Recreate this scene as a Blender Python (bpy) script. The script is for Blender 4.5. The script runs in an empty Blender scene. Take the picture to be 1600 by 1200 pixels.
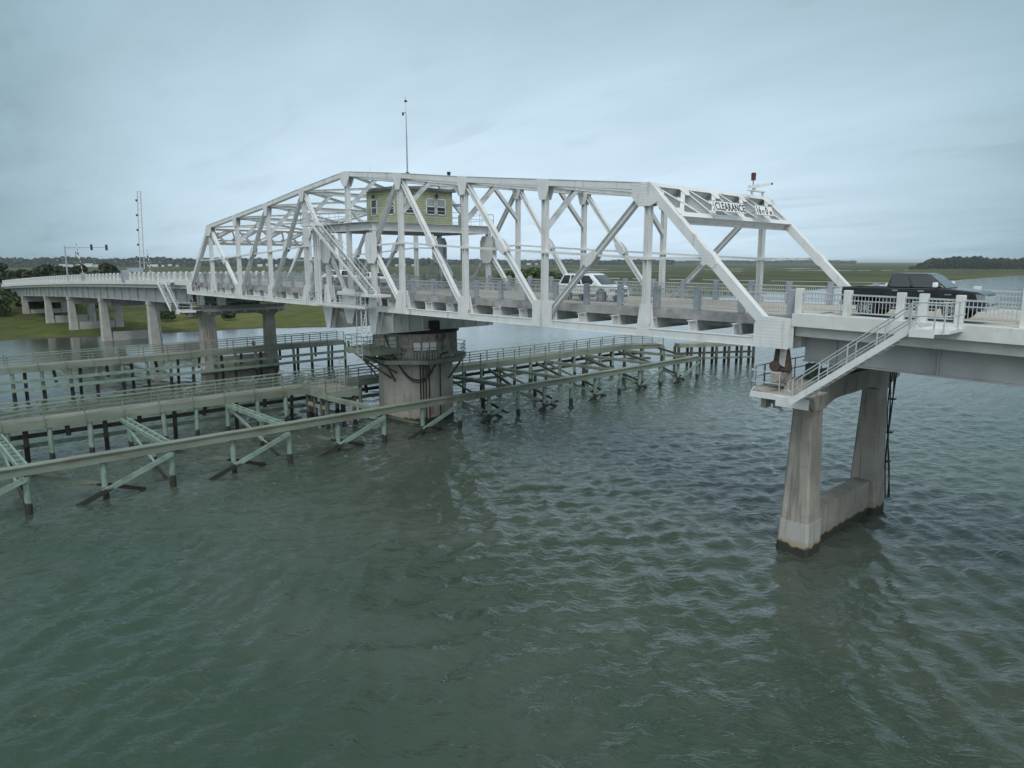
import bpy, math, random
import numpy as np
from mathutils import Vector, Matrix
S = bpy.context.scene
COL = S.collection
rnd = random.Random(7)
rad = math.radians

# ------------------------------------------------------------------ camera
cd = bpy.data.cameras.new('camera'); cam = bpy.data.objects.new('camera', cd); COL.objects.link(cam)
cam.location = (52.941, -31.277, 3.501)
cam.rotation_euler = (rad(90) - 0.171, 0.0, 0.816)
cd.sensor_width = 36; cd.lens = 1109 / 1600 * 36
cd.clip_start = 0.1; cd.clip_end = 40000
S.camera = cam
# ------------------------------------------------------------------ sky + sun
SUN_EL, SUN_AZ = 52.0, 40.0         # azimuth as seen from above, clockwise from +y
w = bpy.data.worlds.new('World'); S.world = w; w.use_nodes = True
nt = w.node_tree; N = nt.nodes; L = nt.links; N.clear()
def nd(t, **k):
    n = N.new(t)
    for a, b in k.items(): setattr(n, a, b)
    return n
out = nd('ShaderNodeOutputWorld'); bg = nd('ShaderNodeBackground'); bg.inputs[1].default_value = 0.1
sky = nd('ShaderNodeTexSky', sky_type='NISHITA', sun_disc=False, sun_elevation=rad(SUN_EL), sun_rotation=rad(SUN_AZ), air_density=1.0, dust_density=3.0)
tc = nd('ShaderNodeTexCoord')
sep = nd('ShaderNodeSeparateXYZ'); L.new(tc.outputs['Generated'], sep.inputs[0])
# cloud layer coordinates: direction projected on a flat cloud deck
za = nd('ShaderNodeMath', operation='MAXIMUM'); L.new(sep.outputs['Z'], za.inputs[0]); za.inputs[1].default_value = 0.0
zb = nd('ShaderNodeMath', operation='ADD'); L.new(za.outputs[0], zb.inputs[0]); zb.inputs[1].default_value = 0.16
dx = nd('ShaderNodeMath', operation='DIVIDE'); L.new(sep.outputs['X'], dx.inputs[0]); L.new(zb.outputs[0], dx.inputs[1])
dy = nd('ShaderNodeMath', operation='DIVIDE'); L.new(sep.outputs['Y'], dy.inputs[0]); L.new(zb.outputs[0], dy.inputs[1])
cb = nd('ShaderNodeCombineXYZ'); L.new(dx.outputs[0], cb.inputs[0]); L.new(dy.outputs[0], cb.inputs[1])
mp = nd('ShaderNodeMapping'); mp.inputs['Rotation'].default_value = (0, 0, rad(-30)); mp.inputs['Scale'].default_value = (0.8, 1.7, 1)
L.new(cb.outputs[0], mp.inputs[0])
n1 = nd('ShaderNodeTexNoise'); n1.inputs['Scale'].default_value = 0.75; n1.inputs['Detail'].default_value = 7; n1.inputs['Roughness'].default_value = 0.55
n1.inputs['Distortion'].default_value = 0.3
L.new(mp.outputs[0], n1.inputs['Vector'])
cr = nd('ShaderNodeValToRGB'); L.new(n1.outputs['Fac'], cr.inputs[0])
cr.color_ramp.elements[0].position = 0.30; cr.color_ramp.elements[0].color = (0.185, 0.295, 0.345, 1)
cr.color_ramp.elements[1].position = 0.70; cr.color_ramp.elements[1].color = (0.31, 0.455, 0.53, 1)
# thin dark wisps
mp2 = nd('ShaderNodeMapping'); mp2.inputs['Rotation'].default_value = (0, 0, rad(60)); mp2.inputs['Scale'].default_value = (1.0, 2.6, 1)
L.new(cb.outputs[0], mp2.inputs[0])
n2 = nd('ShaderNodeTexNoise'); n2.inputs['Scale'].default_value = 1.1; n2.inputs['Detail'].default_value = 8; n2.inputs['Roughness'].default_value = .62; n2.inputs['Distortion'].default_value = .4
L.new(mp2.outputs[0], n2.inputs['Vector'])
r2 = nd('ShaderNodeMapRange'); r2.inputs[1].default_value = 0.56; r2.inputs[2].default_value = 0.76; r2.inputs[3].default_value = 1.0; r2.inputs[4].default_value = 0.86
L.new(n2.outputs['Fac'], r2.inputs[0])
# thinner cloud where the overcast glows brightest (north-west, low)
va = rad(-46); ve = rad(10)
lob = nd('ShaderNodeVectorMath', operation='DOT_PRODUCT'); L.new(tc.outputs['Generated'], lob.inputs[0])
lob.inputs[1].default_value = (math.sin(va) * math.cos(ve), math.cos(va) * math.cos(ve), math.sin(ve))
lr = nd('ShaderNodeMapRange', interpolation_type='SMOOTHSTEP'); lr.inputs[1].default_value = 0.74; lr.inputs[2].default_value = 1.0
lr.inputs[3].default_value = 0.0; lr.inputs[4].default_value = 1.0; L.new(lob.outputs['Value'], lr.inputs[0])
zf = nd('ShaderNodeMapRange', interpolation_type='SMOOTHSTEP'); zf.inputs[1].default_value = 0.02; zf.inputs[2].default_value = 0.5; zf.inputs[3].default_value = 1.0; zf.inputs[4].default_value = 0.12
L.new(sep.outputs['Z'], zf.inputs[0])
nlo = nd('ShaderNodeTexNoise'); nlo.inputs['Scale'].default_value = 1.6; nlo.inputs['Detail'].default_value = 6; L.new(mp.outputs[0], nlo.inputs['Vector'])
nlr = nd('ShaderNodeMapRange'); nlr.inputs[1].default_value = 0.3; nlr.inputs[2].default_value = 0.7; nlr.inputs[3].default_value = 0.84; nlr.inputs[4].default_value = 1.06; L.new(nlo.outputs['Fac'], nlr.inputs[0])
lz = nd('ShaderNodeMath', operation='MULTIPLY'); L.new(lr.outputs[0], lz.inputs[0]); L.new(zf.outputs[0], lz.inputs[1])
lz2 = nd('ShaderNodeMath', operation='MULTIPLY', use_clamp=True); L.new(lz.outputs[0], lz2.inputs[0]); L.new(nlr.outputs[0], lz2.inputs[1])
m1 = nd('ShaderNodeMixRGB', blend_type='MIX'); L.new(lz2.outputs[0], m1.inputs[0]); L.new(cr.outputs[0], m1.inputs[1]); m1.inputs[2].default_value = (0.66, 0.83, 0.97, 1)
# broad bright lobe added to the unseen sky behind the camera, brightening the steel
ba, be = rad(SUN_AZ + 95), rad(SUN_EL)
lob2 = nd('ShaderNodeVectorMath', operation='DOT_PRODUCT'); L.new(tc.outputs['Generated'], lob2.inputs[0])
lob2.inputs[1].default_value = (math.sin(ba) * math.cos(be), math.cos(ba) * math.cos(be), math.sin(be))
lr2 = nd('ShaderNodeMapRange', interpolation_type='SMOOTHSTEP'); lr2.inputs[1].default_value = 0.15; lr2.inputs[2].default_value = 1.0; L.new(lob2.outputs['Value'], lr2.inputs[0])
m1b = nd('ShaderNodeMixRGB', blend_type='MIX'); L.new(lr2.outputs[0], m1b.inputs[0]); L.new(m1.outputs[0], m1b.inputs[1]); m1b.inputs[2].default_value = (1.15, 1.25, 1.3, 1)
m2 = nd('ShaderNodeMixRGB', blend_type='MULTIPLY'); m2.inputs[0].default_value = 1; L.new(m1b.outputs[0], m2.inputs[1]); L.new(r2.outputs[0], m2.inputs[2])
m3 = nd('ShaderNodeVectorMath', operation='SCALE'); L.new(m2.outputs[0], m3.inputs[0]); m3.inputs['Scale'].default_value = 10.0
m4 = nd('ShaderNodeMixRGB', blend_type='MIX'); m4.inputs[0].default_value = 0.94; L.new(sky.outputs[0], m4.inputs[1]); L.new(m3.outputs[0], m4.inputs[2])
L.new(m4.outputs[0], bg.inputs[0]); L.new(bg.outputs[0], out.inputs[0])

sl = bpy.data.lights.new('sun', 'SUN'); sl.energy = 1.15; sl.angle = rad(14); sl.color = (1.0, 0.96, 0.9)
so = bpy.data.objects.new('sun', sl); COL.objects.link(so)
az, el = rad(SUN_AZ + 95), rad(SUN_EL)      # lamp stands behind the thin overcast
sd = Vector((math.sin(az) * math.cos(el), math.cos(az) * math.cos(el), math.sin(el)))
so.rotation_euler = sd.to_track_quat('Z', 'Y').to_euler()
sky.sun_rotation = az
S.view_settings.view_transform = 'Standard'; S.view_settings.look = 'None'
S.view_settings.exposure = 0.12; S.view_settings.gamma = 1.0
S.render.engine = 'CYCLES'

# ------------------------------------------------------------------ helpers
P_ = 7.53; W = 12.15; ZW = -10.25
class MB:
    def __init__(s): s.v = []; s.f = []
    def add(s, vs, fs):
        o = len(s.v); s.v += [tuple(v) for v in vs]; s.f += [tuple(i + o for i in f) for f in fs]; return s
    def box(s, a, b):
        x0, y0, z0 = a; x1, y1, z1 = b
        x0, x1 = min(x0, x1), max(x0, x1); y0, y1 = min(y0, y1), max(y0, y1); z0, z1 = min(z0, z1), max(z0, z1)
        return s.add([(x0,y0,z0),(x1,y0,z0),(x1,y1,z0),(x0,y1,z0),(x0,y0,z1),(x1,y0,z1),(x1,y1,z1),(x0,y1,z1)],
                     [(0,3,2,1),(4,5,6,7),(0,1,5,4),(1,2,6,5),(2,3,7,6),(3,0,4,7)])
    def bar(s, p, q, wd, ht, up=(0, 0, 1)):
        p = Vector(p); q = Vector(q); d = (q - p).normalized(); up = Vector(up)
        if abs(d.dot(up)) > 0.98: up = Vector((1, 0, 0)) if abs(d.x) < 0.9 else Vector((0, 1, 0))
        r = d.cross(up).normalized(); u = r.cross(d).normalized()
        r *= wd / 2; u *= ht / 2
        vs = [p - r - u, p + r - u, p + r + u, p - r + u, q - r - u, q + r - u, q + r + u, q - r + u]
        return s.add(vs, [(0,1,2,3),(4,7,6,5),(0,4,5,1),(1,5,6,2),(2,6,7,3),(3,7,4,0)])
    def ibeam(s, p, q, wd, ht, t=0.03, up=(0, 0, 1)):
        p = Vector(p); q = Vector(q); d = (q - p).normalized(); upv = Vector(up)
        if abs(d.dot(upv)) > 0.98: upv = Vector((1, 0, 0)) if abs(d.x) < 0.9 else Vector((0, 1, 0))
        r = d.cross(upv).normalized(); u = r.cross(d).normalized()
        s.bar(p + u * (ht/2 - t/2), q + u * (ht/2 - t/2), wd, t, u)
        s.bar(p - u * (ht/2 - t/2), q - u * (ht/2 - t/2), wd, t, u)
        return s.bar(p, q, t, ht - 2 * t, u)
    def cyl(s, p, q, r0, r1=None, n=10, caps=True):
        r1 = r0 if r1 is None else r1
        p = Vector(p); q = Vector(q); d = (q - p).normalized()
        a = Vector((0, 0, 1)) if abs(d.z) < 0.9 else Vector((1, 0, 0))
        x = d.cross(a).normalized(); y = d.cross(x)
        vs = []
        for c, r in ((p, r0), (q, r1)):
            for k in range(n):
                t = 2 * math.pi * k / n; vs.append(c + x * math.cos(t) * r + y * math.sin(t) * r)
        fs = [(k, (k + 1) % n, n + (k + 1) % n, n + k) for k in range(n)]
        if caps: fs += [tuple(range(n - 1, -1, -1)), tuple(range(n, 2 * n))]
        return s.add(vs, fs)
    def tube(s, pts, r, n=6):
        for a, b in zip(pts[:-1], pts[1:]): s.cyl(a, b, r, r, n)
        return s
    def prism(s, pts, vec):
        n = len(pts); vec = Vector(vec); a = [Vector(p) for p in pts]; b = [p + vec for p in a]
        return s.add(a + b, [tuple(range(n - 1, -1, -1)), tuple(range(n, 2 * n))] + [(k, (k + 1) % n, n + (k + 1) % n, n + k) for k in range(n)])
    def frustum(s, c0, h0, c1, h1, ch=0.0):
        # rectangular tapered leg with chamfered corners
        def ring(c, h):
            x, y = h; k = min(ch, x * .8, y * .8)
            if k <= 0: pr = [(-x,-y),(x,-y),(x,y),(-x,y)]
            else: pr = [(-x+k,-y),(x-k,-y),(x,-y+k),(x,y-k),(x-k,y),(-x+k,y),(-x,y-k),(-x,-y+k)]
            return [(c[0]+a, c[1]+b, c[2]) for a, b in pr]
        a = ring(c0, h0); b = ring(c1, h1); n = len(a)
        return s.add(a + b, [tuple(range(n - 1, -1, -1)), tuple(range(n, 2 * n))] + [(k, (k + 1) % n, n + (k + 1) % n, n + k) for k in range(n)])
    def build(s, name, mat, parent=None, smooth=False, fix=True):
        me = bpy.data.meshes.new(name); me.from_pydata(s.v, [], s.f); me.update()
        if fix:
            import bmesh
            bm = bmesh.new(); bm.from_mesh(me); bmesh.ops.recalc_face_normals(bm, faces=bm.faces); bm.to_mesh(me); bm.free()
        me.materials.append(mat)
        if smooth:
            me.polygons.foreach_set('use_smooth', [True] * len(me.polygons)); me.update()
        o = bpy.data.objects.new(name, me); COL.objects.link(o)
        if parent is not None:
            o.parent = parent
            if parent.type == 'EMPTY': o.location = tuple(-c for c in parent.location) if parent.get('_wb') else (0, 0, 0)
        return o
def tag(o, label=None, cat=None, group=None, kind=None):
    if label: o['label'] = label
    if cat: o['category'] = cat
    if group: o['group'] = group
    if kind: o['kind'] = kind
    return o
def thing(name, label, cat, loc=(0, 0, 0), group=None, wb=True, rz=0):
    o = bpy.data.objects.new(name, None); COL.objects.link(o); o.location = loc; o.rotation_euler = (0, 0, rz)
    o.empty_display_size = 0.5
    if wb: o['_wb'] = 1
    return tag(o, label, cat, group)
def ctree(o, parent=None):
    c = o.copy(); COL.objects.link(c); c.parent = parent
    for ch in list(o.children): ctree(ch, c)
    return c

# ------------------------------------------------------------------ materials
def mat(name, col, rough=0.6, metal=0.0, var=0.0, scale=3.0, bump=0.0, bscale=20.0, stretch=(1, 1, 1), spec=0.5, col2=None, detail=6, stain=None):
    m = bpy.data.materials.new(name); m.use_nodes = True; t = m.node_tree; n = t.nodes; l = t.links
    b = n['Principled BSDF']; b.inputs['Roughness'].default_value = rough; b.inputs['Metallic'].default_value = metal
    b.inputs['Specular IOR Level'].default_value = spec
    geo = n.new('ShaderNodeNewGeometry'); mp = n.new('ShaderNodeMapping'); mp.inputs['Scale'].default_value = stretch
    l.new(geo.outputs['Position'], mp.inputs[0])
    c = (*col, 1)
    last = None
    if var > 0 or col2:
        ns = n.new('ShaderNodeTexNoise'); ns.inputs['Scale'].default_value = scale; ns.inputs['Detail'].default_value = detail
        l.new(mp.outputs[0], ns.inputs['Vector'])
        r = n.new('ShaderNodeValToRGB'); l.new(ns.outputs['Fac'], r.inputs[0])
        r.color_ramp.elements[0].position = 0.32; r.color_ramp.elements[1].position = 0.68
        a0 = tuple(x * (1 - var) for x in col) if not col2 else col2
        r.color_ramp.elements[0].color = (*a0, 1); r.color_ramp.elements[1].color = (*[min(1, x * (1 + var * .5)) for x in col], 1)
        last = r.outputs[0]
    if stain:   # (colour, scale, threshold, stretch) : dirt with a shape of its own
        mp3 = n.new('ShaderNodeMapping'); mp3.inputs['Scale'].default_value = stain[3]; l.new(geo.outputs['Position'], mp3.inputs[0])
        s2 = n.new('ShaderNodeTexNoise'); s2.inputs['Scale'].default_value = stain[1]; s2.inputs['Detail'].default_value = 5
        l.new(mp3.outputs[0], s2.inputs['Vector'])
        mr = n.new('ShaderNodeMapRange'); mr.inputs[1].default_value = stain[2]; mr.inputs[2].default_value = stain[2] + 0.12; mr.inputs[4].default_value = 0.75
        l.new(s2.outputs['Fac'], mr.inputs[0])
        mx = n.new('ShaderNodeMixRGB'); l.new(mr.outputs[0], mx.inputs[0]); mx.inputs[2].default_value = (*stain[0], 1)
        if last: l.new(last, mx.inputs[1])
        else: mx.inputs[1].default_value = c
        last = mx.outputs[0]
    if last: l.new(last, b.inputs['Base Color'])
    else: b.inputs['Base Color'].default_value = c
    if bump > 0:
        nb = n.new('ShaderNodeTexNoise'); nb.inputs['Scale'].default_value = bscale; nb.inputs['Detail'].default_value = 4
        l.new(mp.outputs[0], nb.inputs['Vector'])
        bp = n.new('ShaderNodeBump'); bp.inputs['Strength'].default_value = bump; bp.inputs['Distance'].default_value = 0.03
        l.new(nb.outputs['Fac'], bp.inputs['Height']); l.new(bp.outputs[0], b.inputs['Normal'])
    m['_last'] = 0
    return m
def tide(m, z_dark, z_light, dark, band=None, pale=None):
    """growth at the waterline: a stain in the material at a fixed level"""
    t = m.node_tree; n = t.nodes; l = t.links; b = n['Principled BSDF']
    inp = b.inputs['Base Color']; src = inp.links[0].from_socket if inp.links else None
    geo = n.new('ShaderNodeNewGeometry'); sp = n.new('ShaderNodeSeparateXYZ'); l.new(geo.outputs['Position'], sp.inputs[0])
    ns = n.new('ShaderNodeTexNoise'); ns.inputs['Scale'].default_value = 2.5; ns.inputs['Detail'].default_value = 5; l.new(geo.outputs['Position'], ns.inputs['Vector'])
    ma = n.new('ShaderNodeMath'); ma.operation = 'MULTIPLY_ADD'; ma.inputs[1].default_value = -0.5; l.new(ns.outputs['Fac'], ma.inputs[0]); l.new(sp.outputs['Z'], ma.inputs[2])
    def step(z0, z1, colr, prev):
        mr = n.new('ShaderNodeMapRange'); mr.interpolation_type = 'SMOOTHSTEP'; mr.inputs[1].default_value = z0 - .25; mr.inputs[2].default_value = z1 - .25
        mr.inputs[3].default_value = 1; mr.inputs[4].default_value = 0; l.new(ma.outputs[0], mr.inputs[0])
        mx = n.new('ShaderNodeMixRGB'); l.new(mr.outputs[0], mx.inputs[0]); mx.inputs[2].default_value = (*colr, 1)
        if prev: l.new(prev, mx.inputs[1])
        else: mx.inputs[1].default_value = inp.default_value
        return mx.outputs[0]
    if pale: src = step(pale[0], pale[1], pale[2], src)
    if band: src = step(band[0], band[1], band[2], src)
    src = step(z_dark, z_light, dark, src)
    l.new(src, inp)
    return m
M = {}
M['steel'] = mat('white_painted_steel', (.66, .685, .69), .45, 0, .08, 1.2, .08, 30, stain=((.42, .40, .36), 1.3, .60, (1.8, 1.8, .3)))
M['steel2'] = mat('grey_painted_steel', (.46, .475, .48), .5, 0, .14, 1.0, .05, 30, stain=((.25, .24, .22), .7, .6, (1.5, 1.5, .4)))
M['dirty'] = mat('weathered_brown_steel', (.36, .34, .305), .8, 0, .28, 2.5, .15, 25, stain=((.07, .05, .035), 1.6, .52, (1, 1, .5)))
M['galv'] = mat('galvanised_metal', (.36, .40, .44), .5, .35, .14, 2.0)
M['bal'] = mat('railing_bars', (.46, .49, .50), .5, .2, .08, 2.0)
M['black'] = mat('black_rubber', (.018, .018, .02), .6)
M['dark'] = mat('dark_machinery', (.045, .042, .04), .7, .2, .5, 5)
M['rust'] = mat('rusty_iron', (.075, .055, .045), .85, 0, .5, 6, .2)
M['green_mach'] = mat('green_machine_paint', (.03, .075, .055), .5, 0, .3, 5)
M['cap'] = tide(mat('pier_concrete', (.33, .315, .28), .85, 0, .22, .8, .25, 14, stain=((.14, .13, .11), 1.3, .55, (2.6, 2.6, .2))),
                -10.12, -10.0, (.030, .032, .024), band=(-10.0, -9.72, (.27, .235, .175)))
def formlines(m, per, col_):
    t = m.node_tree; n = t.nodes; l = t.links; b = n['Principled BSDF']; src = b.inputs['Base Color'].links[0].from_socket
    geo = n.new('ShaderNodeNewGeometry'); sp = n.new('ShaderNodeSeparateXYZ'); l.new(geo.outputs['Position'], sp.inputs[0])
    ns = n.new('ShaderNodeTexNoise'); ns.inputs['Scale'].default_value = 1.2; l.new(geo.outputs['Position'], ns.inputs['Vector'])
    a = n.new('ShaderNodeMath'); a.operation = 'MULTIPLY_ADD'; a.inputs[1].default_value = 1 / per; l.new(sp.outputs['Z'], a.inputs[0])
    a2 = n.new('ShaderNodeMath'); a2.operation = 'MULTIPLY'; a2.inputs[1].default_value = .03; l.new(ns.outputs['Fac'], a2.inputs[0]); l.new(a2.outputs[0], a.inputs[2])
    f = n.new('ShaderNodeMath'); f.operation = 'FRACT'; l.new(a.outputs[0], f.inputs[0])
    c_ = n.new('ShaderNodeMath'); c_.operation = 'LESS_THAN'; c_.inputs[1].default_value = .035; l.new(f.outputs[0], c_.inputs[0])
    d_ = n.new('ShaderNodeMath'); d_.operation = 'MULTIPLY'; d_.inputs[1].default_value = .22; l.new(c_.outputs[0], d_.inputs[0])
    mx = n.new('ShaderNodeMixRGB'); l.new(d_.outputs[0], mx.inputs[0]); l.new(src, mx.inputs[1]); mx.inputs[2].default_value = (*col_, 1); l.new(mx.outputs[0], b.inputs['Base Color'])
formlines(M['cap'], 1.22, (.13, .12, .10))
M['base_conc'] = tide(mat('pale_pier_concrete', (.375, .385, .36), .85, 0, .14, .8, .25, 14, stain=((.25, .23, .20), 1.3, .58, (2.6, 2.6, .2))), -10.12, -10.0, (.030, .032, .024), band=(-10.0, -9.72, (.33, .28, .20)))
M['land_conc'] = mat('grey_concrete', (.40, .40, .39), .85, 0, .18, .7, .2, 14, stain=((.2, .19, .17), .8, .58, (2, 2, .25)))
M['parapet'] = mat('painted_concrete', (.60, .63, .61), .75, 0, .10, 1.5, .15, 18, stain=((.42, .43, .40), 1.8, .6, (2, 2, .4)))
M['curb'] = mat('weathered_curb', (.33, .33, .33), .8, 0, .3, 1.8, .2, 18, stain=((.18, .15, .12), 1.4, .58, (1.5, 1.5, .5)))
M['deckc'] = mat('concrete_roadway', (.40, .37, .33), .9, 0, .14, .6, .2, 20, stain=((.24, .22, .20), .5, .56, (.25, 2, 1)))
M['side'] = mat('sidewalk_concrete', (.46, .44, .40), .9, 0, .12, 1.2)
M['timber'] = tide(mat('green_weathered_timber', (.185, .225, .18), .8, 0, .3, 1.1, .4, 9, (1, .25, 1), stain=((.16, .13, .09), 1.4, .56, (1, .4, 1))), -9.62, -9.5, (.018, .02, .017))
M['copper'] = tide(mat('pale_green_timber', (.20, .285, .24), .75, 0, .25, 1.5, .3, 9, stain=((.12, .16, .11), 1.8, .58, (1, 1, 1))), -9.88, -9.78, (.022, .027, .022))
M['dtimber'] = tide(mat('dark_timber', (.085, .085, .065), .85, 0, .4, 1.5, .4, 9), -9.5, -9.4, (.014, .016, .014))
M['grey_t'] = mat('grey_weathered_boards', (.225, .24, .205), .85, 0, .3, 1.2, .4, 8, (1, .3, 1))
M['white'] = mat('white_trim', (.74, .76, .75), .5)
M['sign'] = mat('sign_white', (.78, .80, .80), .45)
M['ink'] = mat('sign_black', (.02, .02, .022), .5)
M['glass'] = mat('window_glass', (.035, .045, .055), .08, 0, spec=.8)
M['blind'] = mat('window_blind_glass', (.30, .37, .36), .15, 0, .1, 6, spec=.7)
M['roof'] = mat('grey_roof', (.14, .16, .16), .8, 0, .2, 3)
M['red'] = mat('red_plastic', (.10, .018, .024), .5)
M['stripe'] = mat('faded_red_stripe', (.36, .15, .15), .6)
M['orange'] = mat('orange_plastic', (.55, .14, .03), .5)
M['paintw'] = mat('white_car_paint', (.82, .84, .85), .22, 0, spec=.6)
M['paintb'] = mat('black_car_paint', (.014, .015, .019), .16, 0, spec=.7)
M['tyre'] = mat('tyre_rubber', (.02, .02, .02), .85)
M['chrome'] = mat('chrome', (.75, .77, .8), .12, 1.0)
M['autoglass'] = mat('car_glass', (.022, .027, .032), .05, 0, spec=.9)
M['wglass'] = mat('windscreen_glass', (.10, .13, .14), .06, 0, spec=.9)
M['trunk'] = mat('bark', (.10, .08, .055), .9, 0, .3, 3)
def leafm(name, c, hv=.5):
    m = mat(name, c, .75, 0, hv, .8)
    b = m.node_tree.nodes['Principled BSDF']; b.inputs['Subsurface Weight'].default_value = 0
    return m
M['leaf'] = leafm('dark_leaves', (.030, .048, .022)); M['leaf2'] = leafm('green_leaves', (.07, .11, .035)); M['leaf3'] = leafm('far_leaves', (.030, .048, .032), .4)
M['palm'] = leafm('palm_fronds', (.065, .085, .035))
# clapboard siding
def siding():
    m = mat('olive_clapboard', (.36, .385, .265), .7, 0, .14, 1.5)
    t = m.node_tree; n = t.nodes; l = t.links; b = n['Principled BSDF']
    geo = n.new('ShaderNodeNewGeometry'); sp = n.new('ShaderNodeSeparateXYZ'); l.new(geo.outputs['Position'], sp.inputs[0])
    mu = n.new('ShaderNodeMath'); mu.operation = 'MULTIPLY'; mu.inputs[1].default_value = 5.2; l.new(sp.outputs['Z'], mu.inputs[0])
    fr = n.new('ShaderNodeMath'); fr.operation = 'FRACT'; l.new(mu.outputs[0], fr.inputs[0])
    lt = n.new('ShaderNodeMath'); lt.operation = 'LESS_THAN'; lt.inputs[1].default_value = .17; l.new(fr.outputs[0], lt.inputs[0])
    mx = n.new('ShaderNodeMixRGB'); l.new(lt.outputs[0], mx.inputs[0]); l.new(b.inputs['Base Color'].links[0].from_socket, mx.inputs[1]); mx.inputs[2].default_value = (.20, .22, .11, 1)
    l.new(mx.outputs[0], b.inputs['Base Color'])
    bp = n.new('ShaderNodeBump'); bp.inputs['Strength'].default_value = .8; bp.inputs['Distance'].default_value = .03; bp.invert = True
    l.new(fr.outputs[0], bp.inputs['Height']); l.new(bp.outputs[0], b.inputs['Normal'])
    return m
M['siding'] = siding()
# marsh
def marsh():
    m = bpy.data.materials.new('marsh_grass'); m.use_nodes = True; t = m.node_tree; n = t.nodes; l = t.links; b = n['Principled BSDF']
    b.inputs['Roughness'].default_value = .95; b.inputs['Specular IOR Level'].default_value = .1
    geo = n.new('ShaderNodeNewGeometry')
    def noise(sc, st, d=6, dist=0):
        mp = n.new('ShaderNodeMapping'); mp.inputs['Scale'].default_value = st; l.new(geo.outputs['Position'], mp.inputs[0])
        x = n.new('ShaderNodeTexNoise'); x.inputs['Scale'].default_value = sc; x.inputs['Detail'].default_value = d; x.inputs['Distortion'].default_value = dist; l.new(mp.outputs[0], x.inputs['Vector']); return x.outputs['Fac']
    r = n.new('ShaderNodeValToRGB'); l.new(noise(.012, (1, 1, 1), 8, .6), r.inputs[0])
    e = r.color_ramp.elements; e[0].position = .36; e[0].color = (.045, .058, .026, 1); e[1].position = .64; e[1].color = (.105, .105, .055, 1)
    k = e.new(.5); k.color = (.068, .082, .034, 1)
    r2 = n.new('ShaderNodeValToRGB'); l.new(noise(.35, (1, 1, 1), 8), r2.inputs[0])
    e = r2.color_ramp.elements; e[0].position = .3; e[0].color = (.62, .62, .58, 1); e[1].position = .7; e[1].color = (1.25, 1.2, 1.15, 1)
    mx = n.new('ShaderNodeMixRGB'); mx.blend_type = 'MULTIPLY'; mx.inputs[0].default_value = 1; l.new(r.outputs[0], mx.inputs[1]); l.new(r2.outputs[0], mx.inputs[2])
    # mud at the water's edge
    sp = n.new('ShaderNodeSeparateXYZ'); l.new(geo.outputs['Position'], sp.inputs[0])
    mr = n.new('ShaderNodeMapRange'); mr.inputs[1].default_value = -10.2; mr.inputs[2].default_value = -10.02; mr.inputs[3].default_value = 1; mr.inputs[4].default_value = 0; l.new(sp.outputs['Z'], mr.inputs[0])
    nb_ = n.new('ShaderNodeMapRange'); nb_.interpolation_type = 'SMOOTHSTEP'; nb_.inputs[1].default_value = -190; nb_.inputs[2].default_value = -110; l.new(sp.outputs['X'], nb_.inputs[0])
    mg = n.new('ShaderNodeMixRGB'); l.new(nb_.outputs[0], mg.inputs[0]); l.new(mx.outputs[0], mg.inputs[1]); mgm = n.new('ShaderNodeMixRGB'); mgm.blend_type = 'MULTIPLY'; mgm.inputs[0].default_value = 1; l.new(mx.outputs[0], mgm.inputs[1]); mgm.inputs[2].default_value = (1.12, 1.18, .78, 1); l.new(mgm.outputs[0], mg.inputs[2])
    my = n.new('ShaderNodeMixRGB'); l.new(mr.outputs[0], my.inputs[0]); l.new(mg.outputs[0], my.inputs[1]); my.inputs[2].default_value = (.075, .065, .045, 1)
    l.new(my.outputs[0], b.inputs['Base Color'])
    bp = n.new('ShaderNodeBump'); bp.inputs['Strength'].default_value = .9; bp.inputs['Distance'].default_value = .35; l.new(noise(1.2, (1, 1, 1), 6), bp.inputs['Height']); l.new(bp.outputs[0], b.inputs['Normal'])
    return m
M['marsh'] = marsh()
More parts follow.
